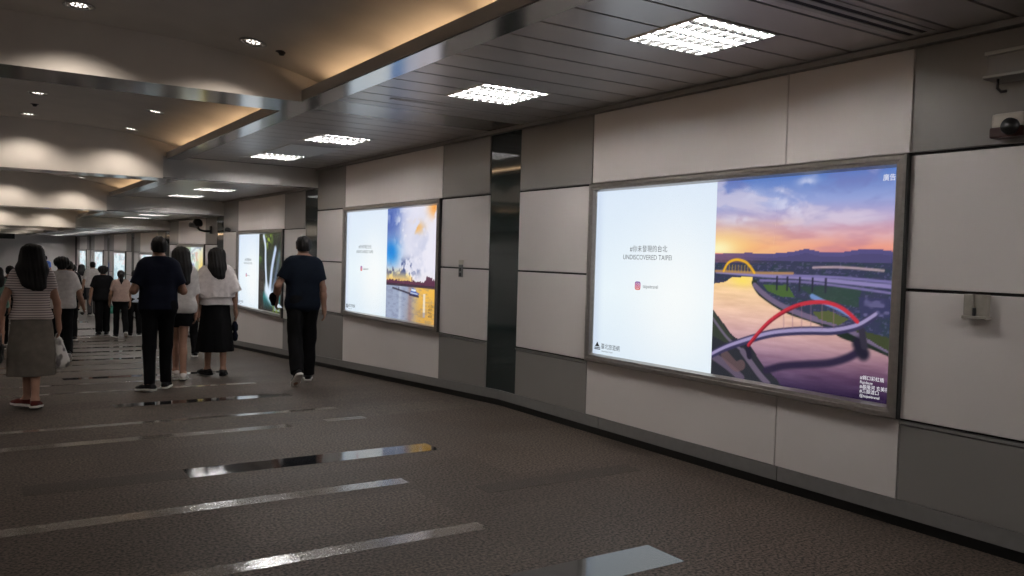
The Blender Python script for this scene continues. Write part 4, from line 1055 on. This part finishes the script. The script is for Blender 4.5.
person('dark-haired person in black close behind the shoulder of the white t-shirt', 2.02, 22.5, 1.90, 0, False, (6, 4, 0), (-8, 12, 6), top='black_cloth', hair='short', vox=.014, seed=60)
person('person in a bright blue top far away above the striped shoulder', 3.25, 48.0, 1.90, .1, False, (6, 4, 0), (-8, 12, 6), top='blue_cloth', vox=.016, seed=61)
person('person in a green top cut by the left edge of the photo', .50, 20.0, 1.68, 0, True, (8, 4, 0), (-8, 12, 6), top='green_cloth', sleeve=.6, hem=.86, loose=.02, bottom='shorts', hair='mid', vox=.013, seed=67)
person('dark-haired person mostly hidden behind the left shoulder of the striped woman', .78, 21.5, 1.74, 0, False, (6, 4, 0), (-8, 12, 6), top='dark_grey', vox=.014, seed=71)
person('short dark-haired person hidden between the two women in white', 3.37, 16.0, 1.66, 0, False, (6, 4, 0), (-8, 12, 6), top='black_cloth', hair='short', vox=.013, seed=73)

# ------------------------------------------------------------------ things in their hands
def world_thing(name, loc, label, cat, rz=0): return tag(empty(name, loc, rz), label, cat)
def sdf_part(name, prims, m, parent, vox=.008, warp=None): return sdf_obj(name, prims, vox, m, parent, 1.0, warp)
M['bag_plastic'] = mat('white plastic bag with dark print', (0.50, 0.48, 0.46, 1), .45)
nt = M['bag_plastic'].node_tree; b = nt.nodes['Principled BSDF']; tc = nt.nodes.new('ShaderNodeTexCoord'); vo = nt.nodes.new('ShaderNodeTexNoise'); vo.inputs['Scale'].default_value = 13; vo.inputs['Detail'].default_value = 1
cr = nt.nodes.new('ShaderNodeValToRGB'); cr.color_ramp.elements[0].position = .36; cr.color_ramp.elements[0].color = (.10, .09, .09, 1); cr.color_ramp.elements[1].position = .46; cr.color_ramp.elements[1].color = (.48, .46, .44, 1)
nt.links.new(tc.outputs['Object'], vo.inputs['Vector']); nt.links.new(vo.outputs['Fac'], cr.inputs['Fac']); nt.links.new(cr.outputs['Color'], b.inputs['Base Color'])
M['teal_bag'] = mat('teal bag', (0.03, 0.20, 0.15, 1), .5)
M['screen'] = emit('lit phone screen', (.8, .9, 1, 1), .5)
def handles(r, m, h, w, y=0): 
    a = MB(); a.tube([(-w, y, h), (-w * .8, y, h * .5), (-w * .3, y, .0), (0, y, .012), (w * .3, y, 0), (w * .8, y, h * .5), (w, y, h)], .006, 8); a.build('handle', m, r)
r = world_thing('carrier_bag', tA(hA['R']), 'white printed plastic carrier bag in the right hand of the striped woman', 'bag')
sdf_part('sack', [('add', cap((.015, 0, -.06), (.02, 0, -.28), .04, .075, 1.3, .04)), ('add', cap((.01, 0, -.16), (.05, 0, -.29), .05, .065, 1.3, .05))], M['bag_plastic'], r, .009, folds(.006, 5, 20)); handles(r, M['bag_plastic'], -.10, .03)
r = world_thing('handbag', tA(hA['L']), 'black handbag hanging from the left hand of the striped woman', 'bag')
sdf_part('pouch', [('add', cap((-.03, -.09, -.13), (-.03, .09, -.13), .04, .04, 1, .05)), ('add', cap((-.05, -.10, -.24), (-.05, .10, -.24), .065, .065, 1, .06)), ('add', cap((-.03, 0, -.13), (-.05, 0, -.24), .05, .06, 1, .06))], M['black'], r, .009)
a = MB(); a.tube([(0, -.09, -.12), (0, -.06, -.04), (0, 0, .008), (0, .06, -.04), (0, .09, -.12)], .008, 8); a.build('strap', M['black'], r)
p = tD(hD['R']); r = world_thing('folded_umbrella', p, 'short folded dark blue umbrella hanging from the hand of the cape-bloused woman', 'umbrella')
a = MB(); a.tube([(0, 0, -.03), (0, 0, -.06), (.005, 0, -.10), (.008, 0, -.17), (.008, 0, -.185), (.008, 0, -.25), (.008, 0, -.31), (.008, 0, -.33)], [.008, .03, .045, .042, .024, .045, .036, .012], 14); a.build('canopy', M['navy'], r)
a = MB(); a.tube([(0, -.01, -.05), (.0, -.025, 0), (0, 0, .02), (0, .02, -.005), (0, .01, -.05)], .004, 8); a.build('wrist_loop', M['navy'], r)
def phone(pos, label, rz, tilt):
    r = world_thing('mobile_phone', pos, label, 'phone', rz); r.rotation_euler = (tilt, 0, rz)
    a = MB(); a.box(-.037, .037, -.075, .075, -.004, .004, .003); a.build('case', M['black'], r)
    a = MB(); a.box(-.033, .033, -.068, .068, .0042, .0048); a.build('screen', M['screen'], r)
pB = tB((hB['L'] + hB['R']) / 2 + V3(0, .03, .04)); phone(pB, 'phone held out in front by the tall man in navy', -.12, .6)
pE = tE(hE['L']); phone((pE[0] + .01, pE[1] + .02, pE[2] + .01), 'lit phone in the left hand of the man in dark blue', .3, .5)
r = world_thing('folded_jacket', tE(aE['L'][1] * .35 + aE['L'][2] * .65 + V3(-.03, .02, -.02)), 'black bundle hung over the left forearm of the man in dark blue', 'jacket')
_, el, wr = None, None, None
sdf_part('bundle', [('add', cap((-.03, -.05, .02), (.03, .08, -.05), .042, .040, 1, .04)), ('add', cap((-.03, -.02, -.02), (.01, .06, -.09), .034, .030, 1, .04))], M['black_cloth'], r, .008, folds(.006, 9, 24))
r = world_thing('shopping_bag', tG(hG['R']), 'teal bag in the right hand of the person all in black', 'bag')
sdf_part('sack', [('add', cap((-.05, 0, -.10), (.07, 0, -.10), .04, .04, 1.2, .05)), ('add', cap((-.06, 0, -.20), (.10, 0, -.20), .075, .075, 1.3, .06))], M['teal_bag'], r, .012, folds(.006, 6, 20)); handles(r, M['teal_bag'], -.06, .05)
r = world_thing('pouch', tF(hF['R']), 'small dark pouch in the swinging right hand of the man in the white t-shirt', 'pouch')
sdf_part('pouch_body', [('add', cap((-.02, -.06, -.03), (-.02, .05, -.03), .030, .034, 1, .02))], M['black'], r, .009); a = MB(); a.tube([(-.02, -.08, -.03), (0, -.05, .015), (0, .03, .015), (-.02, .07, -.03)], .005, 8); a.build('wrist_strap', M['black'], r)

# ------------------------------------------------------------------ camera, world, view
cam = bpy.data.cameras.new('camera'); co = bpy.data.objects.new('camera', cam); COL.objects.link(co)
f_px, yaw, pit, rol = 841.55, 0.57450863, -0.0348724, 0.02715463
cam.sensor_width = 36; cam.lens = f_px / 1024 * 36; cam.clip_start = .05; cam.clip_end = 200
Fv = Vector((math.sin(yaw) * math.cos(pit), math.cos(yaw) * math.cos(pit), math.sin(pit))); Rv = Vector((math.cos(yaw), -math.sin(yaw), 0)); Uv = Rv.cross(Fv)
R2 = Rv * math.cos(rol) + Uv * math.sin(rol); U2 = Uv * math.cos(rol) - Rv * math.sin(rol)
mw = Matrix((R2, U2, -Fv)).transposed().to_4x4(); mw.translation = (0, 0, 1.58)
co.matrix_world = mw; SC.camera = co
w = bpy.data.worlds.new('World'); SC.world = w; w.use_nodes = True
w.node_tree.nodes['Background'].inputs['Color'].default_value = (0, 0, 0, 1); w.node_tree.nodes['Background'].inputs['Strength'].default_value = 0
vs_ = SC.view_settings; vs_.view_transform = 'Standard'; vs_.look = 'None'; vs_.gamma = 1; vs_.use_curve_mapping = False; vs_.exposure = 0.45
SC.display_settings.display_device = 'sRGB'
try:
    SC.cycles.use_denoising = True; SC.cycles.use_adaptive_sampling = False; SC.cycles.seed = 5; SC.cycles.sample_clamp_indirect = 4.0; SC.cycles.max_bounces = 8
except Exception: pass

# ------------------------------------------------------------------ bring layout units to metres
for me in bpy.data.meshes: me.transform(Matrix.Scale(K, 4))
for o in SC.objects: o.location = o.location * K
for l in bpy.data.lights: l.shadow_soft_size *= K
